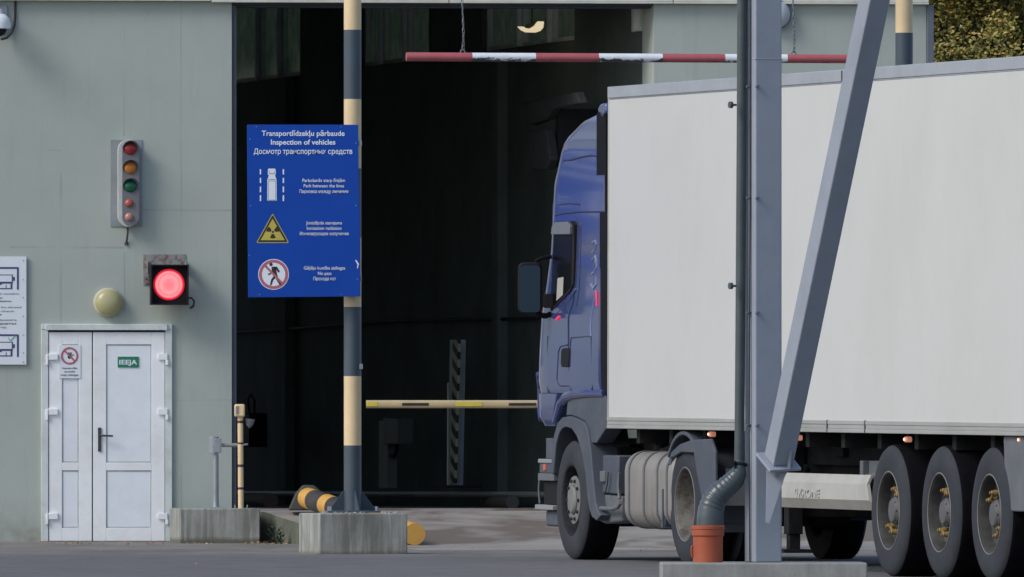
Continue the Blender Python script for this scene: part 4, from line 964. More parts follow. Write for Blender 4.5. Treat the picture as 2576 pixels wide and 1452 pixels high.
mb = MB(); mb.lathe([(a_/kc, h_/kc) for a_, h_ in ors], D(1781, 1417, .02), (0, 0, 1), 44); mb.build('orange_sleeve', M['orange'], dp_)
mb = MB(); mb.tube([D(1742, 1372, 0), D(1739.5, 1378, 0), D(1739.5, 1394, 0), D(1743, 1402, 0)], .006, 8); mb.build('sleeve_clip', M['orange'], dp_)

# ------------------------------------------------------------------ truck frame: x forward, y left, z up; origin under the trailer's front edge
YAW = R(105); PITCH = .0083
T0 = Vector((.795, 111.8, CAMZ-.705)); RT = Matrix.Rotation(YAW, 3, 'Z') @ Matrix.Rotation(-PITCH, 3, 'Y')
TL_left = 1.25; T0 = T0-RT @ Vector((0, TL_left, 0))
def TP(x, y, b=TL_left):
    """pixel -> (forward, up) in the truck's frame on the lengthwise plane b metres left of its centre"""
    n = RT @ Vector((0, 1, 0)); p = hit(x, y, T0+n*b, n); q = RT.transposed() @ (p-T0); return q.x, q.z
def TA(x, y, a):
    n = RT @ Vector((1, 0, 0)); p = hit(x, y, T0+n*a, n); q = RT.transposed() @ (p-T0); return q.y, q.z
def tthing(name, label, cat, a):
    o = thing(name, label, cat, T0+RT @ Vector((a, 0, 0)), 0); o.rotation_euler = RT.to_euler(); o['_a'] = a; return o
tractor = tthing('truck', 'blue long-haul tractor unit driving into the inspection hall, grey wheel skirts', 'truck', 1.1)
trailer = tthing('semi_trailer', 'long white box semi-trailer with grey rails, coupled behind the blue truck', 'trailer', -7.0)
TOFF = {tractor: -1.1, trailer: 7.0}
for o in (tractor, trailer): del o['_a']
def tb(mb, name, m, par, **kw):
    root = par
    while root.parent: root = root.parent
    return mb.build(name, m, par, loc=(TOFF[root], 0, 0) if par is root else None, **kw)
fnT = lambda u, v, d: (u, d, v)
def plate(pts, b0, b1, name, m, par, bevel=0, pb=None):
    mb = MB(); mb.prism([TP(x, y, pb if pb is not None else b1) for x, y in pts], fnT, b0, b1)
    return tb(mb, name, m, par, bevel=bevel)

# --- trailer box
Lt = 13.6; zb = TP(1535, 1078)[1]; zt = TP(1528, 219)[1]; zr0 = TP(1528, 248)[1]; zr1 = TP(1535, 1049)[1]
mb = MB(); mb.box((-Lt, -1.25, zb+.02), (-.004, 1.247, zt-.02)); tb(mb, 'box_body', M['box'], trailer, bevel=.01)
mb = MB(); mb.box((-Lt-.01, 1.2, zr0), (.006, 1.258, zt)); mb.box((-Lt-.01, 1.2, zr0-.012), (.006, 1.252, zr0)); tb(mb, 'roof_rail', M['rail'], trailer, bevel=.016, seg=3)
mb = MB(); mb.box((-Lt-.01, -1.262, zr0), (.006, -1.2, zt)); tb(mb, 'roof_rail', M['rail'], trailer, bevel=.016, seg=3)
mb = MB(); h_ = zr1-zb; mb.box((-Lt-.01, 1.2, zb), (.006, 1.258, zb+h_*.32)); mb.box((-Lt-.01, 1.2, zb+h_*.32), (.006, 1.254, zb+h_*.66)); mb.box((-Lt-.01, 1.2, zb+h_*.66), (.006, 1.258, zr1))
tb(mb, 'bottom_rail', M['rail2'], trailer, bevel=.004)
mb = MB()
for xx in (2083, 2178): a_, _ = TP(xx, 1070); mb.box((a_-.012, 1.2, zb-.002), (a_+.012, 1.2615, zr1+.002))
a_, _ = TP(2121, 185); mb.box((a_-.008, 1.2, zr0), (a_+.008, 1.2645, zt-.01))
tb(mb, 'rail_joints', M['plastic'], trailer)
mb = MB(); mb.box((-.02, 1.19, zb), (.007, 1.2545, zt-.012)); mb.box((-.02, -1.2665, zb), (.02, -1.19, zt-.012)); tb(mb, 'front_corner_post', M['fairing'], trailer, bevel=.006)
mb = MB()
for by in (-.55, .55): mb.box((-Lt+.2, by-.07, zb-.42), (-2.8, by+.07, zb-.001)); mb.box((-2.8, by-.07, zb-.17), (-.6, by+.07, zb-.001))
i = 0
for ax in [-.7-1.0*j for j in range(13)]: mb.box((ax-.05, -1.18, zb-.12), (ax+.05, 1.18, zb-.0012))
tb(mb, 'chassis', M['chassis'], trailer)
# running-light strip board, brackets hanging under the floor
mb = MB()
for (x0, y0, x1, y1, bb_) in ((2010, 1101, 2225, 1168, .75), (2092, 1120, 2120, 1150, .80)): 
    a0, z0 = TP(x0, y1, bb_); a1, z1 = TP(x1, y0, bb_); mb.box((a1, bb_-.06, z0), (a0, bb_, z1))
tb(mb, 'equipment_box', M['chassis'], trailer, bevel=.01)
mb = MB(); a0, z0 = TP(2178, 1192, 1.0); a1, z1 = TP(2222, 1160, 1.0); mb.box((a1, .8, z0-.05), (a0, 1.0, z1)); mb.box((a0-.08, 1.0, z0-.05), (a0, 1.05, z1)); tb(mb, 'air_tank_bracket', M['plastic2'], trailer, bevel=.006)
# landing legs
for by in (-.85, .85):
    a0, _ = TP(1996, 1300, .85); mb = MB(); mb.box((a0-.07, by-.06, .28), (a0+.07, by+.06, zb-.01)); mb.box((a0-.05, by-.045, .16), (a0+.05, by+.045, .28)); mb.box((a0-.14, by-.12, .13), (a0+.14, by+.12, .16))
    tb(mb, 'landing_leg', M['chassis'], trailer, bevel=.005)
mb = MB(); mb.box((a0-.03, -.79, .42), (a0+.03, .79, .50)); mb.tube([(a0, .85, .6), (a0+.4, .6, zb-.3)], .025, 8); tb(mb, 'leg_brace', M['chassis'], trailer)
# side fairing: folded aluminium profile
zA, zB, zC, zD = [TP(2060, y)[1] for y in (1192, 1215, 1255, 1280)]
aF0 = TP(1905, 1230)[0]; aF1 = TP(2176, 1230)[0]
mb = MB(); prof = [(1.20, zA), (1.235, zB), (1.245, zC), (1.19, zD), (1.17, zD), (1.22, zC), (1.21, zB), (1.18, zA)]
vs = [(a_, y_, z_) for a_ in (aF1, aF0) for y_, z_ in prof]
vs = [(a_-(0.16*max(0, (zB-z_)/(zB-zD)) if a_ == aF1 else 0), y_, z_) for a_, y_, z_ in vs]
n = len(prof); mb.add(vs, [(i, (i+1) % n, n+(i+1) % n, n+i) for i in range(n)]+[tuple(range(n)), tuple(range(2*n-1, n-1, -1))])
sfa = tb(mb, 'side_fairing', M['fairing'], trailer, smooth=10)
a0, z0 = TP(2036, 1240, 1.245)
text_mesh('KRONE', (TP(2010, 1240)[0]-TP(2062, 1240)[0]), 21/318, sfa, M['embossed'], (a0, 1.2445, z0), (-1, 0, 0), (0, 0, 1), .015, depth=.006, name='lettering')
mb = MB(); q = TP(2003, 1240, 1.245); mb.lathe([(.045, 0), (.045, .005), (.032, .005), (.032, 0)], (q[0], 1.242, q[1]), (0, 1, 0), 6, cap=False, closed=True); mb.build('emblem', M['embossed'], sfa)
# marker lamps
for (x, y) in ((1790, 1092), (2008, 1101), (2283, 1105), (2570, 1106)):
    a0, z0 = TP(x, y, 1.2); mb = MB(); mb.box((a0-.03, 1.12, z0+.02), (a0+.03, 1.20, zb)); lb = tb(mb, 'marker_lamp', M['chassis'], trailer)
    mb = MB(); mb.box((a0-.036, 1.17, z0-.024), (a0+.036, 1.222, z0+.020)); mb.build('lens', M['litorange'], lb, bevel=.012)
    mb = MB(); mb.lathe([(.010, 0), (.012, .004), (.004, .008)], (a0, 1.2255, z0-.002), (0, 1, 0), 10); mb.build('bulb', M['litcore'], lb)

# --- wheels
def lathe_part(prof, m, par, a, z, bo, sgn=1, n=56, name='tyre'):
    mb = MB(); mb.lathe([(r, d*sgn) for r, d in prof], (a, bo, z), (0, 1, 0), n, cap=False, closed=True); return mb
def wheel(root, a, R_, bo, side, style, width=.315, rim_r=.29, z=None):
    """bo: outer face distance from the centreline; side +1 left, -1 right"""
    z = R_-.012 if z is None else z; s_ = side; B = bo*s_
    tyre_p = [(rim_r, -.012), (rim_r+.012, .0), (rim_r+.03, .006), (R_-.11, .012), (R_-.06, .004), (R_-.028, -.008), (R_-.010, -.028), (R_, -.055), (R_, -width+.055), (R_-.012, -width+.02), (R_-.06, -width), (rim_r+.02, -width), (rim_r, -width+.02)]
    wh = None
    mb = MB()
    if style == 'trailer':
        rp_ = [(rim_r+.012, .002), (rim_r, -.002), (rim_r-.012, -.02), (rim_r-.02, -.09), (rim_r-.055, -.12), (.20, -.135), (.145, -.13), (.001, -.13), (.001, -.16), (rim_r-.03, -.16), (rim_r-.002, -.10)]
        m_ = M['rimgrey']
    elif style == 'steer':
        rp_ = [(rim_r+.012, .002), (rim_r, -.002), (rim_r-.012, -.02), (rim_r-.018, -.10), (rim_r-.05, -.125), (.22, -.10), (.185, -.035), (.15, -.03), (.001, -.03), (.001, -.07), (.2, -.15), (rim_r-.002, -.15)]
        m_ = M['rimdark']
    else:
        rp_ = [(rim_r+.014, .003), (rim_r, -.002), (rim_r-.012, -.02), (rim_r-.02, -.13), (rim_r-.05, -.17), (.17, -.185), (.12, -.18), (.001, -.18), (.001, -.2), (rim_r-.02, -.2), (rim_r-.002, -.1)]
        m_ = M['rimsilver']
    mb.lathe([(r, d*s_) for r, d in rp_], (a, B, z), (0, 1, 0), 48, cap=False, closed=True)
    wh = tb(mb, 'wheel', m_, root)
    if side > 0 and style != 'steer':
        mb = MB(); mb.lathe([(rim_r+.004, .004*s_), (rim_r+.010, .008*s_), (rim_r+.016, .004*s_), (rim_r+.010, -.002*s_)], (a, B, z), (0, 1, 0), 56, cap=False, closed=True); mb.build('rim_edge', M['rimflange'], wh)
    mb = MB(); mb.lathe([(r, d*s_) for r, d in tyre_p], (a, B, z), (0, 1, 0), 64, cap=False, closed=True)
    # side wall faces and tread differ in material
    me_mb = mb
    n = 64; mb.mi = [1 if (i//n) in (6, 7, 8) else 0 for i in range(len(mb.f))]
    # flatten the contact patch
    mb.v = [(x_, y_, max(z_, .0)) for x_, y_, z_ in mb.v]
    mb.build('tyre', [M['tyre'], M['tread']], wh, smooth=28)
    if style == 'trailer':
        mb = MB(); mb.lathe([(.115, -.13*s_), (.11, -.05*s_), (.085, -.02*s_), (.001, -.015*s_)], (a, B, z), (0, 1, 0), 28, cap=False)
        for i in range(10):
            t_ = 2*math.pi*(i+.5)/10; mb.cyl((a+.1675*math.cos(t_), B-.133*s_, z+.1675*math.sin(t_)), (a+.1675*math.cos(t_), B-.085*s_, z+.1675*math.sin(t_)), .017, n=6)
        for i in range(8):
            t_ = 2*math.pi*i/8; mb.cyl((a+.092*math.cos(t_), B-.05*s_, z+.092*math.sin(t_)), (a+.092*math.cos(t_), B-.026*s_, z+.092*math.sin(t_)), .009, n=6)
        mb.build('hub', M['hub'], wh)
        ph = {0: (82, 46, 226, 262), 1: (95, 59, 235, 271), 2: (105, 141, 321, 285)}[wheel.k % 3]
        if side > 0:
            for i0 in (0, 2):
                mb = MB(); P_ = []
                for q in (ph[i0], ph[i0+1]):
                    x_ = a+.1675*math.cos(R(180-q)); z_ = z+.1675*math.sin(R(180-q)); P_.append((x_, B-.045*s_, z_))
                    mb.lathe([(.023, 0), (.024, .028*s_), (.019, .036*s_), (.019, .055*s_), (.012, .063*s_), (.012, .072*s_), (.001, .075*s_)], (x_, B-.083*s_, z_), (0, 1, 0), 14, cap=False)
                mb.tube([P_[0], P_[1]], .012, 8); mb.build('nut_marker', M['marker'], wh)
            wheel.k += 1
    elif style == 'steer':
        mb = MB(); mb.lathe([(.120, -.03*s_), (.118, -.012*s_), (.10, .004*s_), (.001, .008*s_)], (a, B, z), (0, 1, 0), 30, cap=False)
        mb.lathe([(.205, -.034*s_), (.200, -.022*s_), (.124, -.020*s_)], (a, B, z), (0, 1, 0), 40, cap=False)
        mb.build('hub', M['hublight'], wh)
        for i in range(10):
            t_ = 2*math.pi*i/10; mb = MB(); mb.cyl((a+.166*math.cos(t_), B-.021*s_, z+.166*math.sin(t_)), (a+.166*math.cos(t_), B-.004*s_, z+.166*math.sin(t_)), .016, .012, n=8)
            mb.build('wheel_nut', M['nut'], wh)
    else:
        mb = MB(); mb.lathe([(.12, -.18*s_), (.115, -.14*s_), (.09, -.12*s_), (.001, -.115*s_)], (a, B, z), (0, 1, 0), 28, cap=False)
        for i in range(10):
            t_ = 2*math.pi*i/10; mb.cyl((a+.1675*math.cos(t_), B-.18*s_, z+.1675*math.sin(t_)), (a+.1675*math.cos(t_), B-.13*s_, z+.1675*math.sin(t_)), .018, n=6)
        mb.build('hub', M['hub'], wh)
    return wh
wheel.k = 0
wb = 1.235
for (x, y) in ((2236, 1290), (2364, 1294), (2490, 1298)):
    a0, z0 = TP(x, y, wb); 
    for sd in (1, -1): wheel(trailer, a0, .515, wb, sd, 'trailer', .385, .292, z=.512)
    mb = MB(); mb.cyl((a0, -.85, .5), (a0, .85, .5), .075, n=16); tb(mb, 'axle', M['chassis'], trailer)
a0, z0 = TP(1437, 1256, wb); AS = a0
for sd in (1, -1): wheel(tractor, a0, .508, wb, sd, 'steer', .315, .292, z=.50)
mb = MB(); mb.cyl((a0, -.95, .5), (a0, .95, .5), .07, n=14); tb(mb, 'axle', M['chassis'], tractor)
a0, z0 = TP(1724, 1281, wb-.02); AD = a0
for sd in (1, -1):
    wheel(tractor, a0, .508, wb-.02, sd, 'drive', .285, .292, z=.50)
    wheel(tractor, a0, .508, wb-.36, sd, 'drive', .285, .292, z=.50)
mb = MB(); mb.cyl((a0, -.65, .5), (a0, .65, .5), .11, n=14); mb.lathe([(.001, -.25), (.2, -.15), (.24, 0), (.2, .15), (.001, .25)], (a0, 0, .52), (0, 1, 0), 20, cap=False); tb(mb, 'axle', M['chassis'], tractor)
# trailer rear mudguard at the right edge
plate([(2524, 1097), (2700, 1100), (2700, 1290), (2548, 1287), (2530, 1280)], .85, 1.22, 'mudguard', M['plastic2'], trailer, .01)
plate([(2548, 1288), (2700, 1291), (2700, 1405), (2552, 1396)], .80, .84, 'mudflap', M['plastic2'], trailer, .004, pb=1.2)
# quarter fairing between side panel and first trailer wheel
plate([(2177, 1193), (2206, 1190), (2195, 1230), (2192, 1270), (2186, 1262), (2180, 1225)], 1.0, 1.15, 'fairing_end', M['plastic2'], trailer, .004, pb=1.15)

# --- cab shell, lofted
def loft(levels, n_side=8, n_arc=9, n_front=8, name='cab', m=None, par=None, closed_top=True):
    mb = MB(); rings = []
    for (c, af, ar, ins, r, bulge) in levels:
        W = 1.25-ins; ring = []
        xs_ = [ar+(af-r-ar)*i/n_side for i in range(n_side)]
        left = [(ar+.0, W-.06)]+[(ar+.04 if i == 0 else x_, W) for i, x_ in enumerate(xs_)]
        ra = r; rb = r*.85
        arc = [(af-ra+ra*math.sin(R(90)*i/n_arc)**1.0, W-rb+rb*math.cos(R(90)*i/n_arc)) for i in range(n_arc+1)]
        half = left+arc
        nf = n_front//2; y1 = W-rb
        for i in range(1, nf+1): y_ = y1*(1-i/nf); half.append((af+bulge*(1-(y_/y1)**2), y_))
        full = half+[(x_, -y_) for x_, y_ in half[-2::-1]]
        ring = [(x_, y_, c) for x_, y_ in full]; rings.append(ring)
    n = len(rings[0]); vs = [p for r_ in rings for p in r_]
    fs = [(j*n+i, j*n+(i+1) % n, (j+1)*n+(i+1) % n, (j+1)*n+i) for j in range(len(rings)-1) for i in range(n)]
    fs += [tuple(range(n))[::-1], tuple((len(rings)-1)*n+i for i in range(n))]
    mb.add(vs, fs); return tb(mb, name, m, par, smooth=50)
AR = .26
cab = loft([(1.40, 2.50, AR, .02, .34, .05), (1.5, 2.52, AR, .0, .36, .06), (1.8, 2.50, AR, .0, .38, .06), (2.05, 2.46, AR, .0, .40, .07), (2.3, 2.36, AR, .01, .42, .08), (2.6, 2.25, AR, .02, .42, .10),
            (2.9, 2.20, AR, .03, .39, .12), (3.05, 2.20, AR, .038, .38, .12), (3.17, 2.20, AR, .045, .38, .12), (3.33, 2.12, AR, .06, .38, .12), (3.43, 2.06, AR, .065, .38, .12), (3.51, 1.99, AR, .07, .38, .12), (3.565, 1.87, AR, .08, .38, .12), (3.61, 1.73, AR, .09, .38, .10), (3.655, 1.59, AR, .10, .37, .08), (3.69, 1.45, AR, .11, .36, .08), (3.735, 1.15, AR+.03, .14, .32, .05), (3.76, .80, AR+.1, .22, .2, .02)],
           m=M['blue'], par=tractor, name='cab')
low = loft([(1.12, 2.44, 1.80, .05, .30, .04), (1.20, 2.49, 1.74, .01, .32, .05), (1.395, 2.50, 1.60, .005, .34, .05)], m=M['blue'], par=tractor, name='front_panel')
# flared lip over the wheel
lip = [(1396, 1062), (1404, 1040), (1412, 1014), (1424, 999), (1442, 992), (1480, 989), (1520, 990)]
mb = MB(); mb.tube([(TP(x, y, 1.24)[0], 1.235, TP(x, y, 1.24)[1]) for x, y in lip], [.03, .04, .045, .045, .04, .035, .03], 10); tb(mb, 'wheel_lip', M['blue'], tractor)
# cab interior dark cavity behind lip
mb = MB(); mb.box((AR+.05, -1.18, 1.10), (1.58, 1.15, 1.39)); tb(mb, 'cab_floor', M['chassis'], tractor)
B0 = 1.25
# side window with frame, wind deflector and pale inner patch
plate([(1393, 568), (1402, 558), (1436, 556), (1443, 566), (1444, 640), (1442, 715), (1432, 735), (1386, 783), (1384, 778)], B0-.04, B0+.004, 'window_frame', M['black'], tractor, .003)
wf = tractor.children[-1]
mb = MB(); mb.prism([TP(x, y, B0) for x, y in ((1396, 588), (1440, 588), (1437.5, 722), (1390, 774), (1389, 740))], fnT, B0-.03, B0+.007); mb.build('window_pane', M['glass'], wf)
mb = MB(); mb.prism([TP(x, y, B0) for x, y in ((1394, 590), (1396, 570), (1404, 560), (1434, 558), (1441, 568), (1441, 590))], fnT, B0-.02, B0+.03); mb.build('wind_deflector', M['visor'], wf, bevel=.006)
mb = MB(); mb.prism([TP(x, y, B0) for x, y in ((1405, 700), (1420, 697), (1418, 742), (1402, 757))], fnT, B0-.02, B0+.009); mb.build('pale_window_patch', M['fairing'], wf)
def seam(pts, w_=.006, m='blueseam', name='panel_seam', lift=.0):
    mb = MB(); mb.tube([(TP(x, y, B0)[0], None, TP(x, y, B0)[1]) if 0 else (TP(x, y, B0)[0], B0+lift-inset(TP(x, y, B0)[1]), TP(x, y, B0)[1]) for x, y in pts], w_, 6); return tb(mb, name, M[m], tractor)
def inset(c):
    lv = [(1.4, .02), (1.5, 0), (2.05, 0), (2.3, .01), (2.6, .02), (2.9, .03), (3.05, .038), (3.17, .045), (3.33, .06), (3.51, .07), (3.61, .09), (3.69, .11), (3.735, .14), (3.8, .2)]
    for (a_, ia), (c_, ic) in zip(lv, lv[1:]):
        if c <= c_: return ia+(ic-ia)*max(0, (c-a_))/(c_-a_)
    return .24
seam([(1400, 404), (1420, 402), (1445, 395), (1470, 391), (1490, 394), (1499, 410)], .009)
seam([(1392, 516), (1420, 512), (1450, 515)], .006)
seam([(1390, 541), (1410, 537), (1450, 533), (1498, 533)], .008)
seam([(1431, 985), (1430.5, 900), (1430, 800), (1441, 760), (1446, 700), (1447, 560), (1440, 545)], .008)
seam([(1436, 985), (1435, 865), (1437, 850), (1487, 846), (1488, 975), (1480, 985)], .006)
seam([(1404, 968), (1401, 955), (1405, 885), (1410, 872), (1428, 868)], .006)
seam([(1404, 968), (1408, 971), (1428, 971)], .006)
seam([(1455, 562), (1455, 730), (1450, 770)], .005)
seam([(1378, 845), (1374, 980), (1385, 1040)], .006)
plate([(1411.5, 880), (1416, 876), (1430, 876), (1431, 885), (1429, 924), (1412, 923), (1410, 912)], B0-.03, B0+.012, 'door_handle', M['black'], tractor, .006)
plate([(1372, 800), (1378, 792), (1400, 775), (1430, 745), (1446, 725), (1446, 733), (1431, 757), (1402, 787), (1378, 808)], B0-.03, B0+.003, 'door_crease', M['blue'], tractor, .006)
# faded curly decal on the rear pillar
for pts in ([(1484, 612), (1491, 606), (1494, 614), (1491, 628), (1484, 636)], [(1485, 655), (1493, 644), (1494, 657), (1490, 668)], [(1485, 690), (1492, 684), (1496, 672), (1496, 650)], [(1484, 715), (1491, 726), (1497, 716), (1497, 696)], [(1487, 846), (1486, 820), (1488, 790), (1493, 760), (1499, 735)]):
    mb = MB(); mb.tube([(TP(x, y, B0)[0], B0-inset(TP(x, y, B0)[1])-.002, TP(x, y, B0)[1]) for x, y in pts], .012, 6); tb(mb, 'decal_stroke', M['bluedecal'], tractor)
# rear deflectors: black side extenders up to the trailer
for sgn in (1, -1):
    mb = MB(); mb.prism([TP(x, y, B0-.05) for x, y in ((1500, 288), (1506, 278), (1522, 284), (1526, 534), (1500, 530))], fnT, (B0-.05)*sgn, (B0-.16)*sgn); tb(mb, 'side_extender', M['deflector'], tractor, bevel=.008)
    mb = MB(); mb.prism([TP(x, y, B0-.015) for x, y in ((1508, 532), (1526, 532), (1533, 992), (1512, 992), (1508, 800))], fnT, (B0-.015)*sgn, (B0-.14)*sgn); tb(mb, 'side_extender', M['deflector'], tractor, bevel=.008)
mb = MB(); mb.box((.03, -1.14, 1.1), (AR-.001, 1.12, 3.66)); tb(mb, 'cab_rear', M['deflector'], tractor)
plate([(1503, 283), (1504, 268), (1510, 261), (1522, 259), (1523, 285), (1515, 300)], B0-.20, B0-.05, 'roof_spoiler_end', M['blue'], tractor, .02)
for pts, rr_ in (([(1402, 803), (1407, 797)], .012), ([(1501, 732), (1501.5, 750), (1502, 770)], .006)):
    mb = MB(); mb.tube([(TP(x, y, B0)[0], B0+.004, TP(x, y, B0)[1]) for x, y in pts], rr_, 8); tb(mb, 'red_glint', M['redglint'], tractor)  # glints of red light on the paint, added as glowing beads
# mirror
am = 1.78
yb_, zb_ = TA(1333, 724, am); w2 = 29/S(113.4)/.966/2; h2 = 64/S(113.4)
mir = tthing  # noqa
def rrect(cx_, cz, w, h, r, n=5):
    out = []
    for (sx, sz, a0_) in ((1, 1, 0), (-1, 1, 90), (-1, -1, 180), (1, -1, 270)):
        for i in range(n+1): a_ = R(a0_+90*i/n); out.append((cx_+sx*(w-r)+r*math.cos(a_), cz+sz*(h-r)+r*math.sin(a_)))
    return out
MP = R(13)
fnM = lambda u, v, d: (am+d*math.cos(MP)+(u-yb_)*math.sin(MP), yb_+(u-yb_)*math.cos(MP)-d*math.sin(MP), v)
mb = MB(); mb.prism(rrect(yb_, zb_, w2*2*.98, h2, .05), fnM, 0, .09); mh = tb(mb, 'side_mirror', M['black'], tractor, bevel=.015, seg=3)
mb = MB(); mb.prism(rrect(yb_, zb_-.01, w2*2*.86, h2*.92, .035), fnM, -.008, -.001); mg = mb.build('mirror_glass', M['mirror'], mh)
mb = MB(); q = TA(1354, 655, am); q2 = TP(1392, 648, B0-.05)
mb.tube([(am+.03, q[0]+.02, q[1]-.01), (am+.05, q[0]-.05, q[1]+.02), (q2[0], B0-.06, q2[1]+.01)], .016, 8)
q3 = TA(1356, 792, am); mb.tube([(am+.03, q3[0]+.01, q3[1]), (am+.05, q3[0]-.08, q3[1]-.01), (q2[0], B0-.06, q3[1]+.03)], .024, 8); each(mb, 'mirror_arm', M['chassis'], mh)
yb2, zb2 = TA(1378, 757, am); mb = MB(); mb.prism(rrect(yb2, zb2, .045, .06, .02), fnM, .0, .08); mb.build('wide_angle_mirror', M['black'], mh, bevel=.008)
mb = MB(); q = TP(1388, 560, B0); mb.tube([(2.02, B0-.10, q[1]+.16), (2.10, B0-.12, q[1]+.10), (2.12, B0-.12, q[1]-.08)], .03, 8); tb(mb, 'sun_visor', M['blue'], tractor)
# front fascia bits visible past the corner
for (yy) in (960, 985, 1012, 1038):
    z_ = TP(1362, yy, B0)[1]; mb = MB(); mb.box((2.40, -1.1, z_-.035), (2.62, 1.13, z_+.01)); tb(mb, 'grille_slat', M['black'], tractor, bevel=.008)
mb = MB(); z1 = TP(1362, 940, B0)[1]; z0 = TP(1362, 1056, B0)[1]; mb.tube([(2.45, 1.19, z1), (2.62, 1.13, z1-.12), (2.62, 1.13, z0+.08), (2.45, 1.17, z0)], .02, 8); tb(mb, 'grille_frame', M['blue'], tractor)
# bumper stack
def cornerloft(z0, z1, af, ar, ins, m, name, r=.30, bev=.006):
    mb = MB(); W = 1.25-ins; pts = [(ar, W)]+[(af-r+r*math.sin(R(90)*i/8), W-r*.85+r*.85*math.cos(R(90)*i/8)) for i in range(9)]
    pts = pts+[(x_, -y_) for x_, y_ in pts[::-1]]
    mb.prism(pts, lambda u, v, d: (u, v, d), z0, z1); return tb(mb, name, m, tractor, bevel=bev)
zz = lambda y: TP(1385, y, B0)[1]
AB = TP(1391, 1200, B0)[0]-.02
cornerloft(zz(1155), zz(1103), 2.44, AB, .05, M['plastic'], 'headlamp_housing', .34)
cornerloft(zz(1166), zz(1155.5), 2.50, AB, .0, M['lightgrey'], 'trim_strip', .32)
cornerloft(zz(1191), zz(1166.5), 2.48, AB, .01, M['plastic'], 'bumper_band', .32)
plate([(1365, 1168), (1371, 1168), (1371.5, 1184), (1365.5, 1184)], B0-.1, B0+.002, 'indicator', M['orangelens'], tractor, .004)
cornerloft(zz(1210), zz(1191.5), 2.50, AB, .0, M['plastic2'], 'bumper', .32)
cornerloft(zz(1270), zz(1210.5), 2.46, AB, .04, M['black'], 'fog_lamp_recess', .34)
mb = MB(); mb.tube([(2.20, 1.24, zz(1192)), (2.22, 1.245, zz(1230)), (2.20, 1.24, zz(1268))], .009, 8); tb(mb, 'bumper_edge', M['plastic2'], tractor)
cornerloft(zz(1283.5), zz(1271), 2.56, AB, -.01, M['lightgrey'], 'step_edge', .32)
cornerloft(zz(1325), zz(1284), 2.46, AB+.02, .04, M['plastic'], 'lower_skirt', .42, .02)
# wheel-arch fender
outer = [(1388.7, 1192), (1390, 1140), (1396, 1097), (1405.5, 1064), (1418, 1050), (1436, 1047), (1457, 1055), (1472, 1063), (1480, 1078), (1488, 1131), (1494, 1200), (1500, 1262), (1506, 1284), (1514, 1296)]
inner = [(1395, 1192), (1402, 1116), (1411.6, 1086), (1419, 1077), (1427, 1073.6), (1442, 1079), (1454, 1097), (1460, 1115), (1466.6, 1137), (1475.7, 1192), (1481, 1253), (1486, 1283), (1492, 1300), (1504, 1310)]
mb = MB(); o3 = [TP(x, y, B0) for x, y in outer]; i3 = [TP(x, y, B0) for x, y in inner]; n = len(o3)
vs = [(a_, B0+.012, z_) for a_, z_ in o3]+[(a_, B0+.012, z_) for a_, z_ in i3]+[(a_, B0-.34, z_) for a_, z_ in i3]+[(a_, B0-.34, z_) for a_, z_ in o3]
fs = []
for i in range(n-1):
    for j in range(4): fs.append((j*n+i, j*n+i+1, ((j+1) % 4)*n+i+1, ((j+1) % 4)*n+i))
fs += [(0, n, 2*n, 3*n), (n-1, 4*n-1, 3*n-1, 2*n-1)]
mb.add(vs, fs); tb(mb, 'wheel_arch', M['plastic'], tractor, bevel=.01)
vs2 = [(x_, -y_, z_) for x_, y_, z_ in vs]; mb = MB(); mb.add(vs2, fs); tb(mb, 'wheel_arch', M['plastic'], tractor, bevel=.01)
seam([(1427, 1046), (1427, 1073)], .006, 'black', 'fender_joint', .008)
# skirt panel behind the cab door
plate([(1428.6, 1002), (1442, 996), (1522, 996), (1531, 1035), (1532, 1077), (1523, 1080), (1500, 1115), (1487, 1115), (1481, 1075), (1472, 1060), (1457, 1052), (1436, 1045), (1424, 1046)], B0-.16, B0-.01, 'side_skirt', M['plastic'], tractor, .008)
seam([(1465, 998), (1465, 1046), (1470, 1058)], .004, 'black', 'skirt_seam', -.005)
seam([(1524, 1000), (1526, 1040), (1503, 1043)], .005, 'black', 'skirt_seam', -.004)
plate([(1487, 1115.5), (1500, 1115.5), (1530, 1119), (1556, 1125), (1556, 1240), (1500, 1240)], B0-.45, B0-.22, 'chassis_cover', M['chassis'], tractor, .01)
plate([(1493, 1240), (1560, 1247), (1563, 1312), (1520, 1318), (1503, 1310), (1498, 1285)], B0-.30, B0-.08, 'entry_step', M['plastic2'], tractor, .02)
mb = MB(); mb.tube([(TP(x, y, B0)[0], B0-.02, TP(x, y, B0)[1]) for x, y in ((1506, 1279), (1535, 1280), (1548, 1276), (1556, 1264))], .018, 8); tb(mb, 'step_rail', M['plastic2'], tractor)
plate([(1516, 1145), (1556, 1146), (1554, 1244), (1515, 1240)], B0-.35, B0-.06, 'battery_box', M['plastic'], tractor, .012)
for (x, y) in ((1494, 1200), (1519, 1194)): mb = MB(); q = TP(x, y, B0-.05); mb.box((q[0]-.1, B0-.12, q[1]-.06), (q[0]+.06, B0-.03, q[1]+.03)); tb(mb, 'air_fitting', M['plastic2'], tractor, bevel=.006)
mb = MB()
mb.tube([(TP(x, y, B0)[0], B0-.03, TP(x, y, B0)[1]) for x, y in ((1520, 1187), (1518, 1215), (1513, 1238))], .012, 6); tb(mb, 'air_line', M['plastic2'], tractor)
mb = MB(); mb.tube([(TP(x, y, B0)[0], B0-.03, TP(x, y, B0)[1]) for x, y in ((1549, 1190), (1547, 1225), (1550, 1255))], .016, 6)
tb(mb, 'air_line', M['plastic2'], tractor)
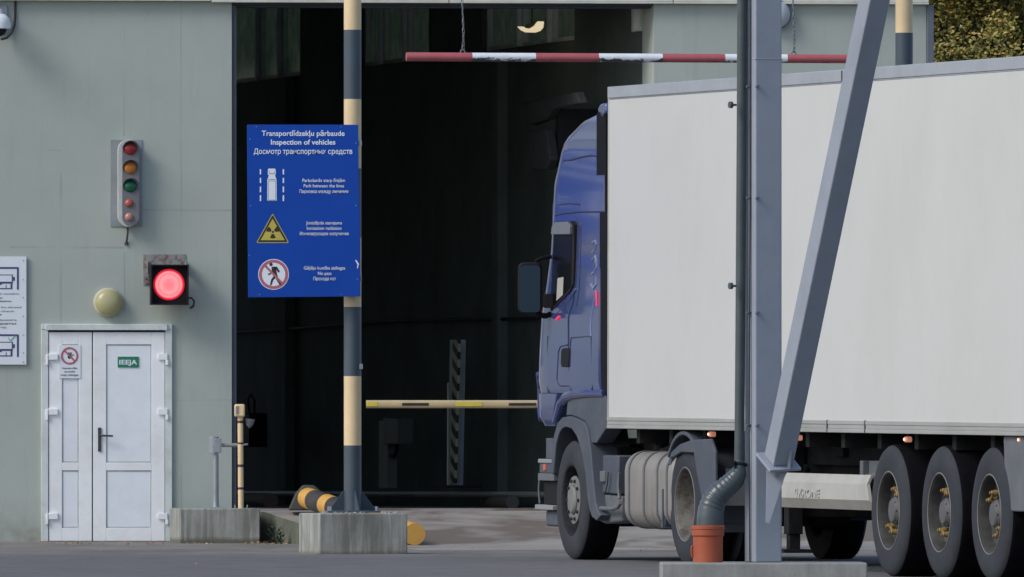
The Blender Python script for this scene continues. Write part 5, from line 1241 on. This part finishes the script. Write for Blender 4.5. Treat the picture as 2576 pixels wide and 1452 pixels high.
# fuel tank
aT0 = TP(1562, 1230, B0)[0]; aT1 = TP(1685, 1230, B0)[0]; zT0 = TP(1610, 1330, B0)[1]; zT1 = TP(1610, 1136, B0)[1]
cy, cz = B0-.36, (zT0+zT1)/2; hw_, hh = .34, (zT1-zT0)/2
def tanksec(k=1.0, r=.16):
    out = []
    for (sx, sz, a0_) in ((1, 1, 0), (-1, 1, 90), (-1, -1, 180), (1, -1, 270)):
        for i in range(7): a_ = R(a0_+90*i/6); out.append((cy+sx*(hw_*k-r)+r*math.cos(a_), cz+sz*(hh*k-r)+r*math.sin(a_)))
    return out
mb = MB(); secs = [(aT0+.0, .93), (aT0-.03, .985), (aT0-.05, 1), (aT1+.05, 1), (aT1+.03, .985), (aT1, .93)]
vs = [(a_, y_, z_) for a_, k_ in secs for y_, z_ in tanksec(k_)]; n = 28
mb.add(vs, [(j*n+i, j*n+(i+1) % n, (j+1)*n+(i+1) % n, (j+1)*n+i) for j in range(5) for i in range(n)]+[tuple(range(n)), tuple(5*n+i for i in range(n))]); tank = tb(mb, 'fuel_tank', M['tank'], tractor, smooth=30)
for xx in (1577, 1614, 1648, 1672):
    a_ = TP(xx, 1230, B0)[0]; mb = MB(); s1 = [(a_+d_, y_, z_) for d_ in (-.022, .022) for y_, z_ in tanksec(1.022)]
    mb.add(s1, [(i, (i+1) % n, n+(i+1) % n, n+i) for i in range(n)]+[tuple(range(n)), tuple(range(2*n-1, n-1, -1))]); mb.build('tank_strap', M['plastic2'], tank)
mb = MB(); q = TP(1600, 1133, B0); mb.tube([(aT0-.1, B0-.3, zT1+.01), (aT0-.25, B0-.25, zT1+.04), (aT0-.5, B0-.22, zT1+.0), (aT0-.75, B0-.25, zT1+.05), (aT0-1.1, B0-.3, zT1+.02)], .025, 8)
mb.cyl((aT0-.4, B0-.22, zT1), (aT0-.4, B0-.22, zT1+.05), .05, n=14); tb(mb, 'hoses', M['chassis'], tractor)
# drive-wheel mudguards
for sgn in (1, -1):
    mb = MB(); C_ = AD; zc = .50; arc_ = [R(42+i*(202-42)/24) for i in range(25)]; r0, r1 = .565, .60; bo, bi = (B0-.01)*sgn, (B0-.66)*sgn
    vs = []
    for a_ in arc_:
        # flattened crown
        fx = math.cos(a_)*1.06; fz = min(math.sin(a_), .96+.04*math.sin(a_))
        for r_, b_ in ((r0, bo), (r1, bo), (r1, bi), (r0, bi)): vs.append((C_+r_*fx, b_, zc+r_*fz))
    n = len(arc_); mb.add(vs, [(4*i+j, 4*i+(j+1) % 4, 4*i+4+(j+1) % 4, 4*i+4+j) for i in range(n-1) for j in range(4)]+[(0, 1, 2, 3), (4*n-1, 4*n-2, 4*n-3, 4*n-4)]); tb(mb, 'mudguard', M['plastic'], tractor, bevel=.008)
    mb = MB(); mb.box((AD+.60, min(bo, bi), .30), (AD+.625, max(bo, bi), .62)); tb(mb, 'mudflap', M['plastic'], tractor)
    mb = MB(); mb.box((AD-.70, min(bo, bi), .36), (AD-.64, max(bo, bi), .60)); tb(mb, 'mudflap', M['plastic'], tractor)
plate([(1683, 1152), (1688, 1138), (1709, 1118), (1738, 1107), (1787, 1104), (1798, 1136), (1800, 1300), (1776, 1308), (1752, 1190), (1745, 1139), (1712, 1138), (1694, 1150)], B0-.022, B0+.006, 'mudguard_side', M['plastic'], tractor, .008)
plate([(1690, 1142), (1684, 1145), (1662, 1326), (1668, 1330), (1673, 1322)], B0-.6, B0-.03, 'tank_splash_guard', M['plastic'], tractor, .003)
mb = MB()
for by in (-.4, .4): mb.box((-4.2, by-.05, .72), (1.9, by+.05, .98))
mb.box((-3.0, -.39, .75), (-2.9, .39, .95)); mb.box((-.4, -.39, .7), (-.2, .39, .95)); tb(mb, 'chassis', M['chassis'], tractor)
mb = MB(); mb.lathe([(.45, 0), (.48, .03), (.48, .05), (.2, .06)], (AD+.5-.3, 0, 1.0), (0, 0, 1), 32); tb(mb, 'fifth_wheel', M['chassis'], tractor)
mb = MB(); mb.box((-.35, -.9, .65), (.15, .9, 1.10)); tb(mb, 'rear_equipment', M['chassis'], tractor, bevel=.02)
mb = MB(); mb.box((AD-.95, -1.15, .55), (AD-.90, 1.15, .70)); mb.box((AD-1.0, .7, .50), (AD-.96, 1.15, .80)); tb(mb, 'tail_crossbar', M['plastic2'], tractor)
mb = MB(); mb.box((.5, -.45, .35), (1.9, .45, 1.05)); tb(mb, 'engine', M['chassis'], tractor, bevel=.03)

# ------------------------------------------------------------------ leaves, weeds, tree
rnd = random.Random(3)
mb = MB()
def litter(x0, x1, y0, y1, n, s0, s1):
    for _ in range(n):
        x = rnd.uniform(x0, x1); y = rnd.uniform(y0, y1)
        # find ground distance
        lo, hi = 100.0, 127.0
        for _i in range(22):
            m_ = (lo+hi)/2
            if at(x, y, m_).z > gz(m_): lo = m_
            else: hi = m_
        p = at(x, y, lo); s_ = rnd.uniform(s0, s1); a_ = rnd.uniform(0, 6.28); tl = rnd.uniform(.15, 1.3)
        ux = Vector((math.cos(a_), math.sin(a_), 0)); vy = Vector((-math.sin(a_)*math.cos(tl), math.cos(a_)*math.cos(tl), math.sin(tl)))
        c = Vector((p.x, p.y, gz(p.y)+.004+s_*.25*math.sin(tl)+(rnd.uniform(0, .03) if s_ > .055 else 0)))
        mb.add([c-ux*s_*.5, c-vy*s_*.25+ux*.1*s_, c+ux*s_*.5, c+vy*s_*.3], [(0, 1, 2, 3)])
litter(638, 690, 1354, 1364, 170, .04, .085); litter(625, 742, 1359, 1367, 110, .03, .06); litter(600, 740, 1361, 1371, 60, .02, .05); litter(100, 440, 1363.5, 1372, 60, .015, .04); litter(440, 620, 1364, 1370, 25, .015, .035); litter(0, 1900, 1366, 1420, 40, .01, .022)
struct(mb.build('fallen_leaves', M['brown'], None, smooth=False), 'stuff')
wd = thing('weed', 'dark green weed growing by the stained concrete block', 'plant', (at(695, 1363, 125.2).x, 125.2, gz(125.2)-.01))
mb = MB(); mb2 = MB()
for i in range(16):
    a_ = rnd.uniform(0, 6.28); L_ = rnd.uniform(.07, .19); ln = rnd.uniform(.1, .6); p0 = Vector((rnd.uniform(-.03, .06), rnd.uniform(-.04, .04), 0)); d = Vector((math.cos(a_)*ln, math.sin(a_)*ln*.5, 1)).normalized()
    pts = [p0+d*L_*t_+Vector((math.cos(a_)*.05*t_*t_, 0, -.03*t_*t_)) for t_ in (0, .33, .66, 1)]; mb.tube(pts, [.003, .003, .002, .001], 5)
    for j in range(9):
        t_ = rnd.uniform(.2, 1); c = p0+d*L_*t_; u_ = Vector((rnd.uniform(-1, 1), rnd.uniform(-1, 1), rnd.uniform(-.3, .8))).normalized(); v_ = u_.orthogonal().normalized(); s_ = rnd.uniform(.02, .035)
        mb2.add([c, c+u_*s_*.5+v_*s_*.3, c+u_*s_, c+u_*s_*.5-v_*s_*.3], [(0, 1, 2, 3)])
mb.build('stem', M['weed'], wd); mb2.build('leaves', M['weed'], wd, smooth=False)

def tree(x, y, base, rad, zc, n, label, seed, mats, leaf=.055):
    rg = random.Random(seed); o = thing('autumn_tree', label, 'tree', (x, y, base), 0, 'autumn trees behind the building')
    H = zc-base; mb = MB()
    mb.tube([(0, 0, -.1), (.05, .02, H*.4), (-.03, .05, H*.8), (.02, 0, H+rad*.5)], [.22, .17, .12, .04], 12)
    cl_ = []
    for i in range(34):
        a_ = rg.uniform(0, 6.28); e_ = rg.uniform(-.8, 1.2); r_ = rad*rg.uniform(.45, .95)
        tip = Vector((math.cos(a_)*math.cos(e_)*r_, math.sin(a_)*math.cos(e_)*r_, H+math.sin(e_)*r_)); st = Vector((0, 0, H*rg.uniform(.45, 1.0)))
        mid = (st+tip)/2+Vector((0, 0, .15)); mb.tube([st, mid, tip], [.06, .04, .012], 6); cl_.append(tip); cl_.append(mid*.4+tip*.6)
    mb.build('trunk', M['bark'], o)
    clumps = []
    for i in range(330):
        c = rg.choice(cl_)+Vector((rg.gauss(0, .45), rg.gauss(0, .45), rg.gauss(0, .45))); clumps.append((c, rg.uniform(.14, .46), rg.random()))
    mbs = MB()
    for i in range(n):
        c, cr, kd = clumps[rg.randrange(len(clumps))]
        d = Vector((rg.gauss(0, 1), rg.gauss(0, 1), rg.gauss(0, 1))); d = d.normalized()*cr*rg.random()**.4; p = c+d
        q = rg.random(); mbs.cur = (0 if q < .55 else 1 if q < .62+.3*kd else 2 if q < .93 else 3)
        u_ = Vector((rg.gauss(0, 1), rg.gauss(0, 1), rg.gauss(0, 1))).normalized(); v_ = u_.orthogonal().normalized(); s_ = leaf*rg.uniform(.6, 1.25)
        mbs.add([p-u_*s_*.5, p+v_*s_*.28, p+u_*s_*.5, p-v_*s_*.28], [(0, 1, 2, 3)])
    mbs.build('crown', mats, o, smooth=False); return o
lm = [M['leafA'], M['leafB'], M['leafC'], M['leafD']]
tree(5.0, 136.5, .0, 2.1, 5.5, 95000, 'yellow-green autumn tree behind the trailer at the top right corner', 5, lm)
tree(5.9, 142.5, .0, 3.0, 5.4, 60000, 'darker tree behind the autumn tree at the top right edge', 9, [M['leafC'], M['leafA'], M['leafC'], M['leafB']], .09)
